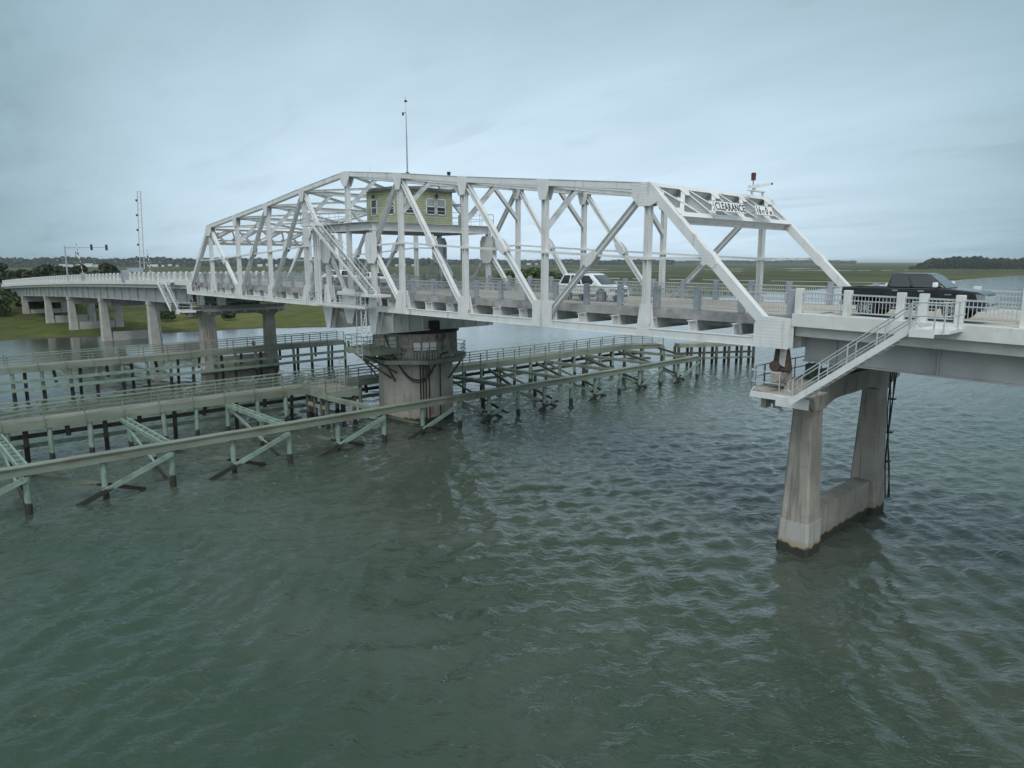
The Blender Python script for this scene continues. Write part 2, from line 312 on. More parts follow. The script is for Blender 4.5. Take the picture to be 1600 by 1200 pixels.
def waterm():
    m = bpy.data.materials.new('river_water'); m.use_nodes = True; t = m.node_tree; n = t.nodes; l = t.links; b = n['Principled BSDF']
    b.inputs['Roughness'].default_value = .03; b.inputs['IOR'].default_value = 1.42; b.inputs['Specular IOR Level'].default_value = .5
    geo = n.new('ShaderNodeNewGeometry')
    def noise(sc, st, rz, d=5, dist=0.0, ro=.55):
        mp = n.new('ShaderNodeMapping'); mp.inputs['Rotation'].default_value = (0, 0, rad(rz)); l.new(geo.outputs['Position'], mp.inputs[0])
        m2 = n.new('ShaderNodeMapping'); m2.inputs['Scale'].default_value = st; l.new(mp.outputs[0], m2.inputs[0])
        x = n.new('ShaderNodeTexNoise'); x.inputs['Scale'].default_value = sc; x.inputs['Detail'].default_value = d; x.inputs['Distortion'].default_value = dist
        x.inputs['Roughness'].default_value = ro; l.new(m2.outputs[0], x.inputs['Vector']); return x.outputs['Fac']
    r = n.new('ShaderNodeValToRGB'); l.new(noise(.035, (1, 1, 1), 0, 5, .8), r.inputs[0])
    e = r.color_ramp.elements; e[0].position = .35; e[0].color = (.032, .055, .036, 1); e[1].position = .65; e[1].color = (.066, .083, .067, 1)
    l.new(r.outputs[0], b.inputs['Base Color'])
    # sheltered, calmer water in the channel beyond the fenders
    spx = n.new('ShaderNodeSeparateXYZ'); l.new(geo.outputs['Position'], spx.inputs[0])
    calm = n.new('ShaderNodeMapRange'); calm.interpolation_type = 'SMOOTHSTEP'; calm.inputs[1].default_value = -45; calm.inputs[2].default_value = 0; calm.inputs[3].default_value = .28; calm.inputs[4].default_value = 1.0
    l.new(spx.outputs['X'], calm.inputs[0])
    def bump(h, st, dist, prev=None):
        bp = n.new('ShaderNodeBump'); bp.inputs['Strength'].default_value = st; bp.inputs['Distance'].default_value = dist
        l.new(calm.outputs[0], bp.inputs['Strength'])
        l.new(h, bp.inputs['Height'])
        if prev: l.new(prev, bp.inputs['Normal'])
        return bp.outputs[0]
    a = bump(noise(.8, (1, .42, 1), 62, 7, .5, .5), 1.0, .035)
    a = bump(noise(1.9, (1, .5, 1), 60, 4, .6, .55), 1.0, .085, a)
    a = bump(noise(5.5, (1, .5, 1), 40, 2, .4), 1.0, .022, a)
    l.new(a, b.inputs['Normal'])
    return m
M['water'] = waterm()

# ------------------------------------------------------------------ ground: water + marsh
def axis(lo, hi, step, far_lo, far_hi, g=1.18):
    c = list(np.arange(lo, hi + 1e-6, step)); s = step; a = lo
    while a > far_lo: s *= g; a -= s; c.insert(0, a)
    s = step; a = hi
    while a < far_hi: s *= g; a += s; c.append(a)
    return np.array(c)
gx = axis(-30, 62, .22, -9500, 3000); gy = axis(-34, 44, .22, -3000, 9500)
X, Y = np.meshgrid(gx, gy, indexing='ij')
Zw = np.zeros_like(X); rs = np.random.RandomState(3)
for k in range(90):
    lam = 0.50 * (1.9 ** rs.uniform(0, 2.9)); th = (rad(38) + rs.normal(0, .34)) if k % 5 < 3 else (rad(-20) + rs.normal(0, .45)); kk = 2 * math.pi / lam
    ph = rs.uniform(0, 6.28); amp = (0.0088 if k % 5 < 3 else .0070) * lam ** .72
    warp = 1.2 * np.sin(X * .11 + ph) * np.cos(Y * .13 - ph)
    arg = kk * (X * math.cos(th) + Y * math.sin(th) + warp * .5) + ph
    Zw += amp * (1 - 2 * np.abs(np.sin(arg / 2)) ** .95)
# eddies trailing from the pier legs with the tide
for lx, ly, am in ((39, 1.75, 1.0), (39.2, 10.1, 1.1), (1.5, 3.6, .6)):
    fs_ = (X - lx) * .64 - (Y - ly) * .77; ft = (X - lx) * .77 + (Y - ly) * .64; e_ = np.where(fs_ > 0, np.exp(-np.abs(fs_) / 11), 0) * am
    wob = .5 * np.sin(fs_ * 1.3 + ly) + .25 * np.sin(fs_ * 3.1)
    Zw += .085 * e_ * np.exp(-((np.abs(ft + wob * .4) - .30 * fs_ - .7) / .33) ** 2)
    Zw += .022 * e_ * np.exp(-(ft / (1.2 + .3 * np.abs(fs_))) ** 2) * np.sin(fs_ * 4.2 + 1.5 * np.sin(ft * 2.3)) * np.sin(ft * 3.7 + fs_)
dist = np.sqrt((X - 30) ** 2 + (Y) ** 2)
Zw *= np.clip(1.4 - dist / 75, 0, 1) * (1 - .5 * np.clip((Y - 2) / 22, 0, 1)) * .92
v = np.stack([X.ravel(), Y.ravel(), (ZW + Zw).ravel()], 1)
nx, ny = X.shape; I = np.arange(nx * ny).reshape(nx, ny)
q = np.stack([I[:-1, :-1].ravel(), I[1:, :-1].ravel(), I[1:, 1:].ravel(), I[:-1, 1:].ravel()], 1)
def npmesh(name, v, q, mt, smooth=True, parent=None):
    me = bpy.data.meshes.new(name); me.vertices.add(len(v)); me.vertices.foreach_set('co', np.asarray(v, dtype=np.float32).ravel())
    k = q.shape[1]
    me.loops.add(q.size); me.loops.foreach_set('vertex_index', q.ravel().astype(np.int32)); me.polygons.add(len(q))
    me.polygons.foreach_set('loop_start', (np.arange(len(q)) * k).astype(np.int32)); me.polygons.foreach_set('loop_total', np.full(len(q), k, np.int32))
    me.update(calc_edges=True); me.validate()
    if smooth: me.polygons.foreach_set('use_smooth', np.ones(len(q), bool))
    me.materials.append(mt); o = bpy.data.objects.new(name, me); COL.objects.link(o)
    if parent is not None: o.parent = parent
    return o
tag(npmesh('water', v, q, M['water']), 'grey green tidal river with small wind waves', kind='structure')
def shore(y):
    a = np.interp(y, [-3000, -400, -12, 4, 12, 25, 38, 50, 67, 150, 290, 408, 470, 583, 860, 1400, 9500], [-300, -140, -96, -96, -94, -92, -84, -81, -86, -92, -97, -110, -108, -109, -122, -180, -700])
    return a + 1.5 * np.sin(y * .11) + 1.0 * np.sin(y * .31 + 1) + .5 * np.sin(y * .9)
dd = [0.0]; s = .7
while dd[-1] < 9300: dd.append(dd[-1] + s); s = min(s * 1.07, 160)
dd = np.array(dd); gy = axis(-30, 120, 1.5, -3000, 9500, 1.06)
D, Y = np.meshgrid(dd, gy, indexing='ij'); X = shore(Y) - D
H = -10.42 + .42 * np.clip(D / 4.5, 0, 1) ** .8 + .25 * np.clip(D / 90, 0, 1) + .10 * np.sin(X * .21) * np.sin(Y * .17) * np.clip(D / 8, 0, 1)
# causeway the left approach lands on
cz = np.interp(X, [-420, -176, -158], [-3.4, -3.4, -9.8]); yy = np.abs(Y - 6.2)
H = np.maximum(H, np.where(X < -150, cz - np.clip(yy - 8, 0, 100) * .5, -99))
v = np.stack([X.ravel(), Y.ravel(), H.ravel()], 1); nx, ny = X.shape; I = np.arange(nx * ny).reshape(nx, ny)
q = np.stack([I[:-1, :-1].ravel(), I[:-1, 1:].ravel(), I[1:, 1:].ravel(), I[1:, :-1].ravel()], 1)
tag(npmesh('marsh_land', v, q, M['marsh']), 'flat green salt marsh on the far bank', kind='structure')
# tidal creeks winding through the marsh (sheets just above the grass)
def creek(pts, wd):
    b = MB(); pts = [Vector((a, c, -9.74)) for a, c in pts]; L_, R_ = [], []
    for i, p in enumerate(pts):
        d = (pts[min(i + 1, len(pts) - 1)] - pts[max(i - 1, 0)]).normalized(); nrm = Vector((-d.y, d.x, 0)); ww = wd * (1 + .35 * math.sin(i * 1.9))
        L_.append(p + nrm * ww / 2); R_.append(p - nrm * ww / 2)
    b.add(L_ + R_, [(i, i + 1, len(pts) + i + 1, len(pts) + i) for i in range(len(pts) - 1)])
    return tag(b.build('creek', M['water']), 'thin pale tidal creek winding through the marsh', kind='structure')
creek([(-1100, 620), (-938, 679), (-807, 765), (-650, 740), (-560, 700), (-511, 735), (-455, 880), (-401, 1052), (-337, 1152), (-250, 1300)], 20)
creek([(-900, 790), (-760, 880), (-650, 1000), (-606, 1150), (-560, 1330)], 34)
creek([(-420, 410), (-330, 420), (-230, 430), (-107, 455)], 10)

# ------------------------------------------------------------------ swing bridge
sb = thing('swing_bridge', 'white steel through-truss swing span with lattice portals, turning on a round pier', 'bridge', (0, W / 2, -2.4))
XN = [(i - 5) * P_ for i in range(11)]
HH = {1: 7.334, 2: 8.109, 3: 8.885, 4: 9.761, 5: 10.53}
h = lambda i: HH[min(i, 10 - i)]
st = M['steel']
def gus(y, pts, t=.035):   # plates on both faces of a truss member
    b = MB()
    for sy in (-1, 1): b.prism([(px, y + sy * .235 - t / 2, pz) for px, pz in pts], (0, t, 0))
    cx_ = sum(p[0] for p in pts) / len(pts)
    if y == 0 and cx_ > 5:      # rivet heads on the face towards the river
        x0_, x1_ = min(p[0] for p in pts), max(p[0] for p in pts); z0_, z1_ = min(p[1] for p in pts), max(p[1] for p in pts)
        def inside(px, pz):
            c_ = False; n = len(pts)
            for a_ in range(n):
                (ax, az_), (bx, bz) = pts[a_], pts[a_ - 1]
                if (az_ > pz) != (bz > pz) and px < (bx - ax) * (pz - az_) / (bz - az_) + ax: c_ = not c_
            return c_
        yf = -.235 - t / 2; r_ = .026; xx = x0_ + .07
        while xx < x1_:
            zz = z0_ + .07
            while zz < z1_:
                if inside(xx, zz): b.add([(xx - r_, yf, zz - r_), (xx + r_, yf, zz - r_), (xx + r_, yf, zz + r_), (xx - r_, yf, zz + r_), (xx, yf - .022, zz)], [(0, 1, 4), (1, 2, 4), (2, 3, 4), (3, 0, 4)])
                zz += .15
            xx += .13
    return b

for y in (0.0, W):
    g = -1 if y == 0 else 1
    for i in range(1, 9):
        b = MB(); b.bar((XN[i], y, h(i)), (XN[i + 1], y, h(i + 1)), .42, .36); b.bar((XN[i], y, h(i) + .19), (XN[i + 1], y, h(i + 1) + .19), .48, .03)
        b.build('top_chord', st, sb)
    b = MB(); b.box((XN[0] - .35, y - .22, -.40), (XN[10] + .35, y + .22, -.03)); b.box((XN[0] - .35, y - .25, -.03), (XN[10] + .35, y + .25, 0)); b.box((XN[0] - .35, y - .25, -.43), (XN[10] + .35, y + .25, -.40))
    b.build('bottom_chord', st, sb)
    for a, c in ((0, 1), (10, 9)):
        MB().bar((XN[a], y, 0), (XN[c], y, h(c)), .44, .44).build('end_post', st, sb)
    for i in range(1, 10):
        MB().ibeam((XN[i], y, .2), (XN[i], y, h(i) - .2), .36, .31, .035, (1, 0, 0)).build('vertical', st, sb)
    di = [((4, h(4)), (3, 0)), ((3, h(3)), (2, 0)), ((1, h(1)), (2, 0)), ((6, h(6)), (7, 0)), ((7, h(7)), (8, 0)), ((9, h(9)), (8, 0))]
    for (a, za), (c, zc) in di:
        MB().ibeam((XN[a], y, za), (XN[c], y, zc), .31, .30, .032).build('diagonal', st, sb)
    for s in (-1, 1):     # tower frames round the eight sided plates
        hx = s * 3.63; hz = 4.55
        MB().ibeam((s * P_, y, h(6)), (hx, y, hz), .31, .30, .032).build('diagonal', st, sb)
        MB().ibeam((hx, y, hz), (s * P_, y, 0), .31, .30, .032).build('diagonal', st, sb)
        MB().ibeam((hx, y, hz), (0, y, 0), .26, .26, .035).build('diagonal', st, sb)
        MB().ibeam((hx, y, .2), (hx, y, 6.4), .36, .38, .035, (1, 0, 0)).build('vertical', st, sb)
        gus(y, [(hx - .45, 3.35), (hx + .45, 3.35), (hx + .85, 3.85), (hx + .85, 5.3), (hx + .55, 5.75), (hx - .55, 5.75), (hx - .85, 5.3), (hx - .85, 3.85)]).build('tower_plate', st, sb)
        # pointed foot carrying the truss down to the cross girder
        b = MB()
        for sy in (-.24, .24): b.prism([(hx - .85, y + sy - .02, -.4), (hx + .85, y + sy - .02, -.4), (hx + .26, y + sy - .02, -2.3), (hx - .26, y + sy - .02, -2.3)], (0, .04, 0))
        b.box((hx - .24, y - .21, -2.28), (hx + .24, y + .21, -.43)); b.build('support_foot', st, sb)
        gus(y, [(hx - .75, -.44), (hx + .75, -.44), (hx + .3, 1.55), (hx - .3, 1.55)]).build('gusset', st, sb)
    gus(y, [(-1.0, .1), (-1.0, 1.25), (1.0, 1.25), (1.0, .1), (1.0, -.3), (.4, -1.65), (-.4, -1.65), (-1.0, -.3)]).build('gusset', st, sb)
    for i in range(1, 10):
        hi = h(i); x = XN[i]
        if i in (1, 9):
            s = 1 if i == 9 else -1
            gus(y, [(x - s * .95, hi + .2), (x + s * .2, hi + .2), (x + s * .75, hi - .35), (x + s * .68, hi - .82), (x + s * .25, hi - 1.0), (x - s * .5, hi - 1.0), (x - s * .95, hi - .5)]).build('gusset', st, sb)
            gus(y, [(x - .45, -.41), (x + .45, -.41), (x + .2, 1.3), (x - .2, 1.3)]).build('gusset', st, sb)
        else:
            sl_ = (h(min(i + 1, 9)) - h(max(i - 1, 1))) / (2 * P_) if i != 5 else 0
            k = .8 if i == 5 else .52
            gus(y, [(x - k, hi + .17 - sl_ * k - (.06 if i == 5 else 0)), (x, hi + .2), (x + k, hi + .17 + sl_ * k - (.06 if i == 5 else 0)), (x + k * .85, hi - .42 + sl_ * k), (x + .25, hi - 1.0), (x - .25, hi - 1.0), (x - k * .85, hi - .42 - sl_ * k)]).build('gusset', st, sb)
            if i in (4, 6): gus(y, [(x - .8, -.41), (x + .8, -.41), (x + .55, .7), (x + .25, 1.35), (x - .25, 1.35), (x - .55, .7)]).build('gusset', st, sb)
            elif i in (2, 8): gus(y, [(x - .82, -.41), (x + .82, -.41), (x + .82, 1.15), (x - .82, 1.15)]).build('gusset', st, sb)
            elif i in (3, 7):
                s = 1 if i == 7 else -1
                gus(y, [(x + s * .6, -.41), (x - s * .6, -.41), (x - s * .55, 1.05), (x + s * .2, 1.2)] if True else []).build('gusset', st, sb)
    for s in (-1, 1):
        xe = s * (4 + .5) * P_ if False else s * 33.95
        gus(y, [(s * 36.5, -.44), (s * 38.2, -.44), (s * 38.2, .92), (s * 36.85, 1.0), (s * 36.5, .65)]).build('gusset', st, sb)
        # half height strut that ties the web members
        pts = [(s * 3.63, 4.75)] + [(s * k * P_, (h(5 + k)) / 2) for k in (1, 2, 3, 4)] + [(s * 33.9, 3.65)]
        for (xa, z_a), (xb, z_b) in zip(pts[:-1], pts[1:]):
            MB().bar((xa, y, z_a), (xb, y, z_b), .2, .13).build('half_height_strut', st, sb)
        for k in (1, 2, 3, 4):
            b = MB(); xx = s * k * P_; zz = h(5 + k) / 2
            b.box((xx - .30, y - .2, zz - .08), (xx + .30, y + .2, zz + .08))
            b.build('splice_plate', st, sb)
        for (xa, za), (xb, zb_) in (((1, h(6)), (2, 0)), ((2, h(7)), (3, 0)), ((4, h(9)), (3, 0)), ((4, h(9)), (5, 0))):
            cx = s * (xa + xb) / 2 * P_; czz = (za + zb_) / 2; dv = Vector((s * (xb - xa) * P_, 0, zb_ - za)).normalized(); nv = Vector((-dv.z, 0, dv.x)); c0 = Vector((cx, 0, czz))
            q_ = [c0 + dv * a_ + nv * b_ for a_, b_ in ((-.55, -.17), (-.2, -.27), (.2, -.27), (.55, -.17), (.55, .17), (.2, .27), (-.2, .27), (-.55, .17))]
            gus(y, [(p_.x, p_.z) for p_ in q_]).build('splice_plate', st, sb)
# transverse struts, knee braces, laterals
for i in range(2, 9):
    z = h(i) - .12
    MB().ibeam((XN[i], .22, z), (XN[i], W - .22, z), .34, .34, .035).build('cross_strut', st, sb)
    for y0, s in ((.15, 1), (W - .15, -1)):
        MB().ibeam((XN[i], y0, z - 2.5), (XN[i], y0 + s * 2.6, z - .1), .28, .26, .03, (1, 0, 0)).build('knee_brace', st, sb)
for i in range(1, 9):
    z0, z1 = h(i) - .05, h(i + 1) - .05
    for ya, yb in ((.3, W - .3), (W - .3, .3)):
        MB().ibeam((XN[i], ya, z0 - (.0 if ya < 1 else .02)), (XN[i + 1], yb, z1), .24, .2, .03).build('lateral_brace', st, sb)
# lattice portals in the slope of the end posts
for s in (-1, 1):
    a = Vector((s * 30.12, 0, 7.33)); d = Vector((s * 7.53, 0, -7.33)).normalized(); nrm = Vector((s * .70, 0, .714))
    def pt(u, v_): return a + d * u + Vector((0, v_, 0))
    MB().ibeam(pt(.14, .1), pt(.14, W - .1), .30, .52, .03, nrm).build('portal_strut', st, sb)
    MB().ibeam(pt(2.35, .15), pt(2.35, W - .15), .34, .52, .03, nrm).build('portal_strut', st, sb)
    n_ = 4; bw = W / n_
    for k in range(n_):
        y0 = k * bw; y1 = y0 + bw; b = MB(); yn = y1 - .45
        for (u0, v0, u1, v1, wd) in ((.25, y0 + .1, 2.25, y1 - .75, .13), (2.25, y0 + .35, .25, yn, .26), (.25, yn, 2.25, y1 + (.5 if k < 3 else -.1), .13)):
            b.ibeam(pt(u0, v0), pt(u1, v1), wd, .46, .03, nrm)
        off = nrm * .245
        b.prism([pt(.12, yn - .5) + off, pt(.12, yn + .5) + off, pt(.75, yn + .12) + off, pt(.75, yn - .25) + off], nrm * .02)
        b.prism([pt(2.35, y0 + .0) + off, pt(2.35, y0 + .85) + off, pt(1.9, y0 + .6) + off, pt(1.9, y0 + .15) + off], nrm * .02)
        cc = pt(1.22, (y0 + y1) / 2 - .22) + off
        b.prism([cc + d * a_ + Vector((0, b_, 0)) for a_, b_ in ((-.22, -.12), (-.12, .22), (.22, .12), (.12, -.22))], nrm * .022)
        b.build('portal_lattice', st, sb)
# floor system
for k in range(-15, 16):
    x = k * 2.51
    b = MB(); b.ibeam((x, .27, .22), (x, W - .27, .22), .26, .58, .03)
    b.prism([(x - .14, .72, .5), (x + .14, .72, .5), (x + .14, .95, -.05), (x - .14, .95, -.05)], (0, .06, 0))
    b.build('floor_beam', st if k % 3 == 0 else M['steel'], sb)
for y in (2.2, 4.2, 6.07, 8.0, 9.95):
    MB().box((-37.8, y - .1, .18), (37.8, y + .1, .48)).build('stringer', M['steel2'], sb)
for s in (-1, 1):
    b = MB(); x = s * 3.63
    b.box((x - .05, .26, -2.2), (x + .05, W - .26, -.48)); b.box((x - .3, .26, -2.3), (x + .3, W - .26, -2.2)); b.box((x - .3, .26, -.48), (x + .3, W - .26, -.44))
    for j in range(1, 8):
        b.box((x + (.05 if s > 0 else -.28), j * 1.5, -2.2), (x + (.28 if s > 0 else -.05), j * 1.5 + .03, -.48))
    b.build('cross_girder', st, sb)
b = MB()
for y in (3.2, W - 3.2): b.box((-3.6, y - .05, -2.2), (3.6, y + .05, -.28))
b.build('drum_girder', M['steel2'], sb)
b = MB(); b.box((-37.9, 1.15, .54), (37.9, W - 1.15, .92)); b.build('deck_slab', M['curb'], sb)
for s, y in ((-1, 1.0), (1, W - 1.0)):
    b = MB(); b.box((-37.95, y - .12, .52), (37.95, y + .12, 1.0)); b.build('curb_beam', M['curb'], sb)
# end floor: stringer ends seen over the rest pier
for s in (-1, 1):
    for j in range(7):
        y = 1.3 + j * 1.55; b = MB(); b.bar((s * 38.05, y, -.45), (s * 38.05, y, .5), .5, .3); b.build('end_bracket', M['steel2'], sb)
    MB().box((s * 37.9, .3, -.5), (s * 37.98, W - .3, .46)).build('end_floor_beam', M['steel2'], sb)

def railing(root, x0, x1, nx_, y, zf, post_h, mpost, hp, wpost, gap=.14, subposts=True, lowbar=.16, proud=-.0, skip=()):
    """one railing line: panels as one mesh, posts as sub-parts"""
    b = MB(); xs = [x0 + (x1 - x0) * k / nx_ for k in range(nx_ + 1)]
    for k, (a, c) in enumerate(zip(xs[:-1], xs[1:])):
        if k in skip: continue
        za, zc = zf(a), zf(c)
        b.bar((a, y, za + hp - .12), (c, y, zc + hp - .12), .09, .07)
        b.bar((a, y, za + lowbar), (c, y, zc + lowbar), .05, .05); b.bar((a, y, za + hp - .36), (c, y, zc + hp - .36), .05, .05)
        n = max(1, int(abs(c - a) / gap))
        for j in range(1, n):
            t = j / n; xx = a + (c - a) * t; zz = za + (zc - za) * t
            b.box((xx - .012, y - .012, zz + lowbar), (xx + .012, y + .012, zz + hp - .14))
    rl = b.build('railing', M['bal'], root)
    pm = MB().box((-wpost / 2, -wpost / 2, 0), (wpost / 2, wpost / 2, post_h)).build('post', mpost, rl)
    pm.location = (xs[0], y, zf(xs[0])); bm_ = pm.modifiers.new('b', 'BEVEL'); bm_.width = .015
    if subposts:
        for x in xs[1:]:
            c = pm.copy(); COL.objects.link(c); c.parent = rl; c.location = (x, y, zf(x))
    else:
        bpy.data.objects.remove(pm)
        b = MB()
        for x in xs: b.box((x - wpost / 2, y - wpost / 2, zf(x)), (x + wpost / 2, y + wpost / 2, zf(x) + post_h))
        o = b.build('post', mpost, rl); o['kind'] = 'stuff'
    return rl
railing(sb, -37.65, 37.65, 30, 1.0, lambda x: 1.0, 1.22, M['galv'], 1.16, .28, .125)
railing(sb, -37.65, 37.65, 30, W - 1.0, lambda x: 1.0, 1.28, M['galv'], 1.16, .28, .125)

# roadway
def zdeck(x):
    d = max(0, abs(x) - 38.2); return 1.02 - (.0145 * d + .00009 * d * d)
def strip(name, x0, x1, y0, y1, dz, mt, step=4.0, label=None):
    n = max(1, int(abs(x1 - x0) / step)); vs = []; fs = []
    for k in range(n + 1):
        x = x0 + (x1 - x0) * k / n; vs += [(x, y0, zdeck(x) + dz), (x, y1, zdeck(x) + dz)]
    fs = [(2 * k, 2 * k + 2, 2 * k + 3, 2 * k + 1) for k in range(n)]
    return tag(MB().add(vs, fs).build(name, mt, fix=False), label, kind='structure')
strip('road', -37.9, 37.9, 1.12, W - 1.12, -.02, M['deckc'], label='concrete roadway across the swing span')
strip('road', 38.1, 95, 1.25, W - 1.25, -.02, M['deckc'], label='concrete roadway on the right approach')
strip('road', -38.1, -400, 1.25, W - 1.25, -.02, M['deckc'], label='concrete roadway on the left approach')
for x0, x1 in ((-37.8, 37.8), (38.2, 95), (-38.2, -180)):
    for y in (5.95, 6.2): strip('road_marking', x0, x1, y - .05, y + .05, -.012, mat('yellow_line', (.45, .30, .05), .8) if 'yellow' not in M else M['yellow'], label='double yellow centre line')
    for y in (2.45, 9.7): strip('road_marking', x0, x1, y - .05, y + .05, -.012, M['white'], label='white edge line')

# ------------------------------------------------------------------ operator platform + control house
pl = thing('operator_platform', 'grey steel platform spanning over the roadway beneath the green control house', 'platform', (0, W / 2, 6.2))
b = MB()
for x in (-3.7, 3.7): b.ibeam((x, -.25, 6.24), (x, W + .25, 6.24), .3, .62, .04)
for y in (-.05, W + .05): b.ibeam((-3.6, y, 6.24), (3.6, y, 6.24), .28, .56, .04)
b.build('edge_beam', st, pl)
b = MB()
for k in range(1, 10): b.box((-3.6, k * 1.21 - .06, 6.0), (3.6, k * 1.21 + .06, 6.4))
b.build('joist', M['steel2'], pl)
MB().box((-4.0, -.5, 6.56), (4.0, W + .4, 6.62)).build('floor_plate', M['steel2'], pl)
def rail3(pts, hts, r, mt, parent, name='railing', posts=True, closed=False, every=1.6):
    b = MB()
    for hh in hts:
        for a, c in zip(pts[:-1], pts[1:]): b.cyl((a[0], a[1], a[2] + hh), (c[0], c[1], c[2] + hh), r, r, 6)
    if posts:
        for a, c in zip(pts[:-1], pts[1:]):
            A = Vector(a); C_ = Vector(c); n = max(1, round((C_ - A).length / every))
            for j in range(n + 1):
                p = A.lerp(C_, j / n); b.cyl(p, p + Vector((0, 0, max(hts))), r, r, 6)
    return b.build(name, mt, parent)
rail3([(-3.95, -.45, 6.6), (3.95, -.45, 6.6), (3.95, W + .35, 6.6), (-3.95, W + .35, 6.6), (-3.95, 1.0, 6.6)], (.55, 1.05), .024, M['bal'], pl)
ch = thing('control_house', 'olive green clapboard bridge tender cabin with white windows and flat roof', 'cabin', (.45, 5.8, 6.62))
hx0, hx1, hy0, hy1, hz0, hz1 = -2.1, 2.95, 3.15, 8.55, 6.64, 9.50
MB().box((hx0, hy0, hz0), (hx1, hy1, hz1)).build('wall', M['siding'], ch)
b = MB(); b.box((hx0 - .25, hy0 - .25, hz1), (hx1 + .25, hy1 + .25, hz1 + .12)); b.box((hx0 - .28, hy0 - .28, hz1 - .1), (hx1 + .28, hy1 + .28, hz1 + .003)); b.build('roof', M['roof'], ch)
b = MB()
for x, y in ((hx1, hy0), (hx1, hy1), (hx0, hy0)): b.box((x - .07, y - .07, hz0), (x + .015, y + .015, hz1 - .1)) if y > 5 else b.box((x - .07, y - .015, hz0), (x + .015, y + .07, hz1 - .1))
b.box((hx1 + .002, hy0, hz0), (hx1 + .05, hy1, hz0 + .1))
b.build('corner_trim', M['siding'], ch)
def win_x(x, y0, y1, z0, z1):
    f = MB(); d = .05
    for a in ((y0, z0, y1, z0 + .07), (y0, z1 - .07, y1, z1), (y0, z0, y0 + .07, z1), (y1 - .07, z0, y1, z1), (y0, (z0 + z1) / 2 - .04, y1, (z0 + z1) / 2 + .04)):
        f.box((x + .003, a[0], a[1]), (x + d, a[2], a[3]))
    fr = f.build('window', M['white'], ch)
    MB().box((x + .004, y0 + .06, z0 + .06), (x + .02, y1 - .06, (z0 + z1) / 2)).build('lower_pane', M['glass'], fr)
    MB().box((x + .004, y0 + .06, (z0 + z1) / 2), (x + .02, y1 - .06, z1 - .06)).build('upper_pane', M['blind'], fr)
def win_y(y, x0, x1, z0, z1):
    f = MB(); d = .05
    for a in ((x0, z0, x1, z0 + .07), (x0, z1 - .07, x1, z1), (x0, z0, x0 + .07, z1), (x1 - .07, z0, x1, z1), (x0, (z0 + z1) / 2 - .04, x1, (z0 + z1) / 2 + .04)):
        f.box((a[0], y - d, a[1]), (a[2], y - .003, a[3]))
    fr = f.build('window', M['white'], ch)
    MB().box((x0 + .06, y - .02, z0 + .06), (x1 - .06, y - .004, (z0 + z1) / 2)).build('lower_pane', M['glass'], fr)
    MB().box((x0 + .06, y - .02, (z0 + z1) / 2), (x1 - .06, y - .004, z1 - .06)).build('upper_pane', M['glass'], fr)
win_x(hx1, 5.75, 6.72, 7.42, 8.78); win_x(hx1, 6.84, 7.81, 7.42, 8.78); win_x(hx1, 3.55, 4.5, 7.42, 8.78)
win_y(hy0, -1.45, -.55, 7.35, 8.75); win_y(hy0, 1.2, 2.1, 7.35, 8.75)
for (p, q_) in (((hx1 + .05, 6.78, 9.0), 0), ((hx1 + .05, 4.2, 9.0), 0)):
    b = MB(); b.cyl((p[0] - .04, p[1], p[2] + .1), (p[0] + .12, p[1], p[2] + .1), .04, .04, 8); b.cyl((p[0] + .14, p[1], p[2] - .13), (p[0] + .14, p[1], p[2] + .13), .08, .11, 10); b.build('wall_lamp', M['dark'], ch)
b = MB(); b.cyl((-1.0, hy0 - .12, 8.85), (-1.0, hy0 - .12, 9.1), .09, .07, 10); b.cyl((-1.0, hy0, 9.1), (-1.0, hy0 - .12, 9.1), .03, .03, 8); b.build('wall_lamp', M['dark'], ch)
MB().cyl((-1.3, hy0 - .12, 9.0), (-1.3, hy0 - .12, 11.6), .012, .008, 6).build('whip_antenna', M['galv'], ch)
b = MB(); b.box((2.1, hy1 + .003, 6.64), (3.0 - .1, hy1 + .05, 8.7)); b.build('door', M['white'], ch)
b = MB(); b.box((3.1, 9.1, 6.62), (3.5, 9.6, 7.5)); b.box((2.6, 8.9, 8.25), (3.4, 9.5, 8.45)); b.cyl((3.2, 9.4, 7.5), (3.2, 9.4, 8.3), .04); 
tag(b.build('equipment_box', M['galv']), 'small grey equipment box on a stand beside the control cabin', 'box')
# stair from the road level up to the platform, outside the near truss
stw = thing('tower_stair', 'steep white steel stair climbing the near truss to the green control cabin', 'stair', (1.2, -1.2, 1.0))
p0 = Vector((5.2, -1.25, 1.0)); p1 = Vector((-3.3, -1.25, 6.62))
for y in (-.85, -1.65):
    MB().bar((p0.x, y, p0.z), (p1.x, y, p1.z), .06, .26).build('stringer', st, stw)
b = MB()
for k in range(1, 28):
    p = p0.lerp(p1, k / 28); b.box((p.x - .13, -1.64, p.z + .02), (p.x + .13, -.86, p.z + .05))
b.build('tread', M['steel2'], stw)
for y in (-.83, -1.67):
    b = MB()
    for hh in (.5, .95): b.cyl((p0.x, y, p0.z + hh), (p1.x, y, p1.z + hh), .024, .024, 6)
    for k in range(8):
        p = p0.lerp(p1, k / 7); b.cyl((p.x, y, p.z), (p.x, y, p.z + .95), .022, .022, 6)
    b.build('handrail', M['bal'], stw)
b = MB(); b.box((-4.9, -1.8, 6.45), (-3.2, -.3, 6.6)); b.build('landing', st, stw)
b = MB(); b.box((4.6, -1.85, .80), (6.4, -.3, .98)); b.build('landing', st, stw)
rail3([(-3.4, -1.75, 6.6), (-4.9, -1.75, 6.6), (-4.9, -.5, 6.6)], (.5, 1.0), .022, M['bal'], stw)
b = MB()
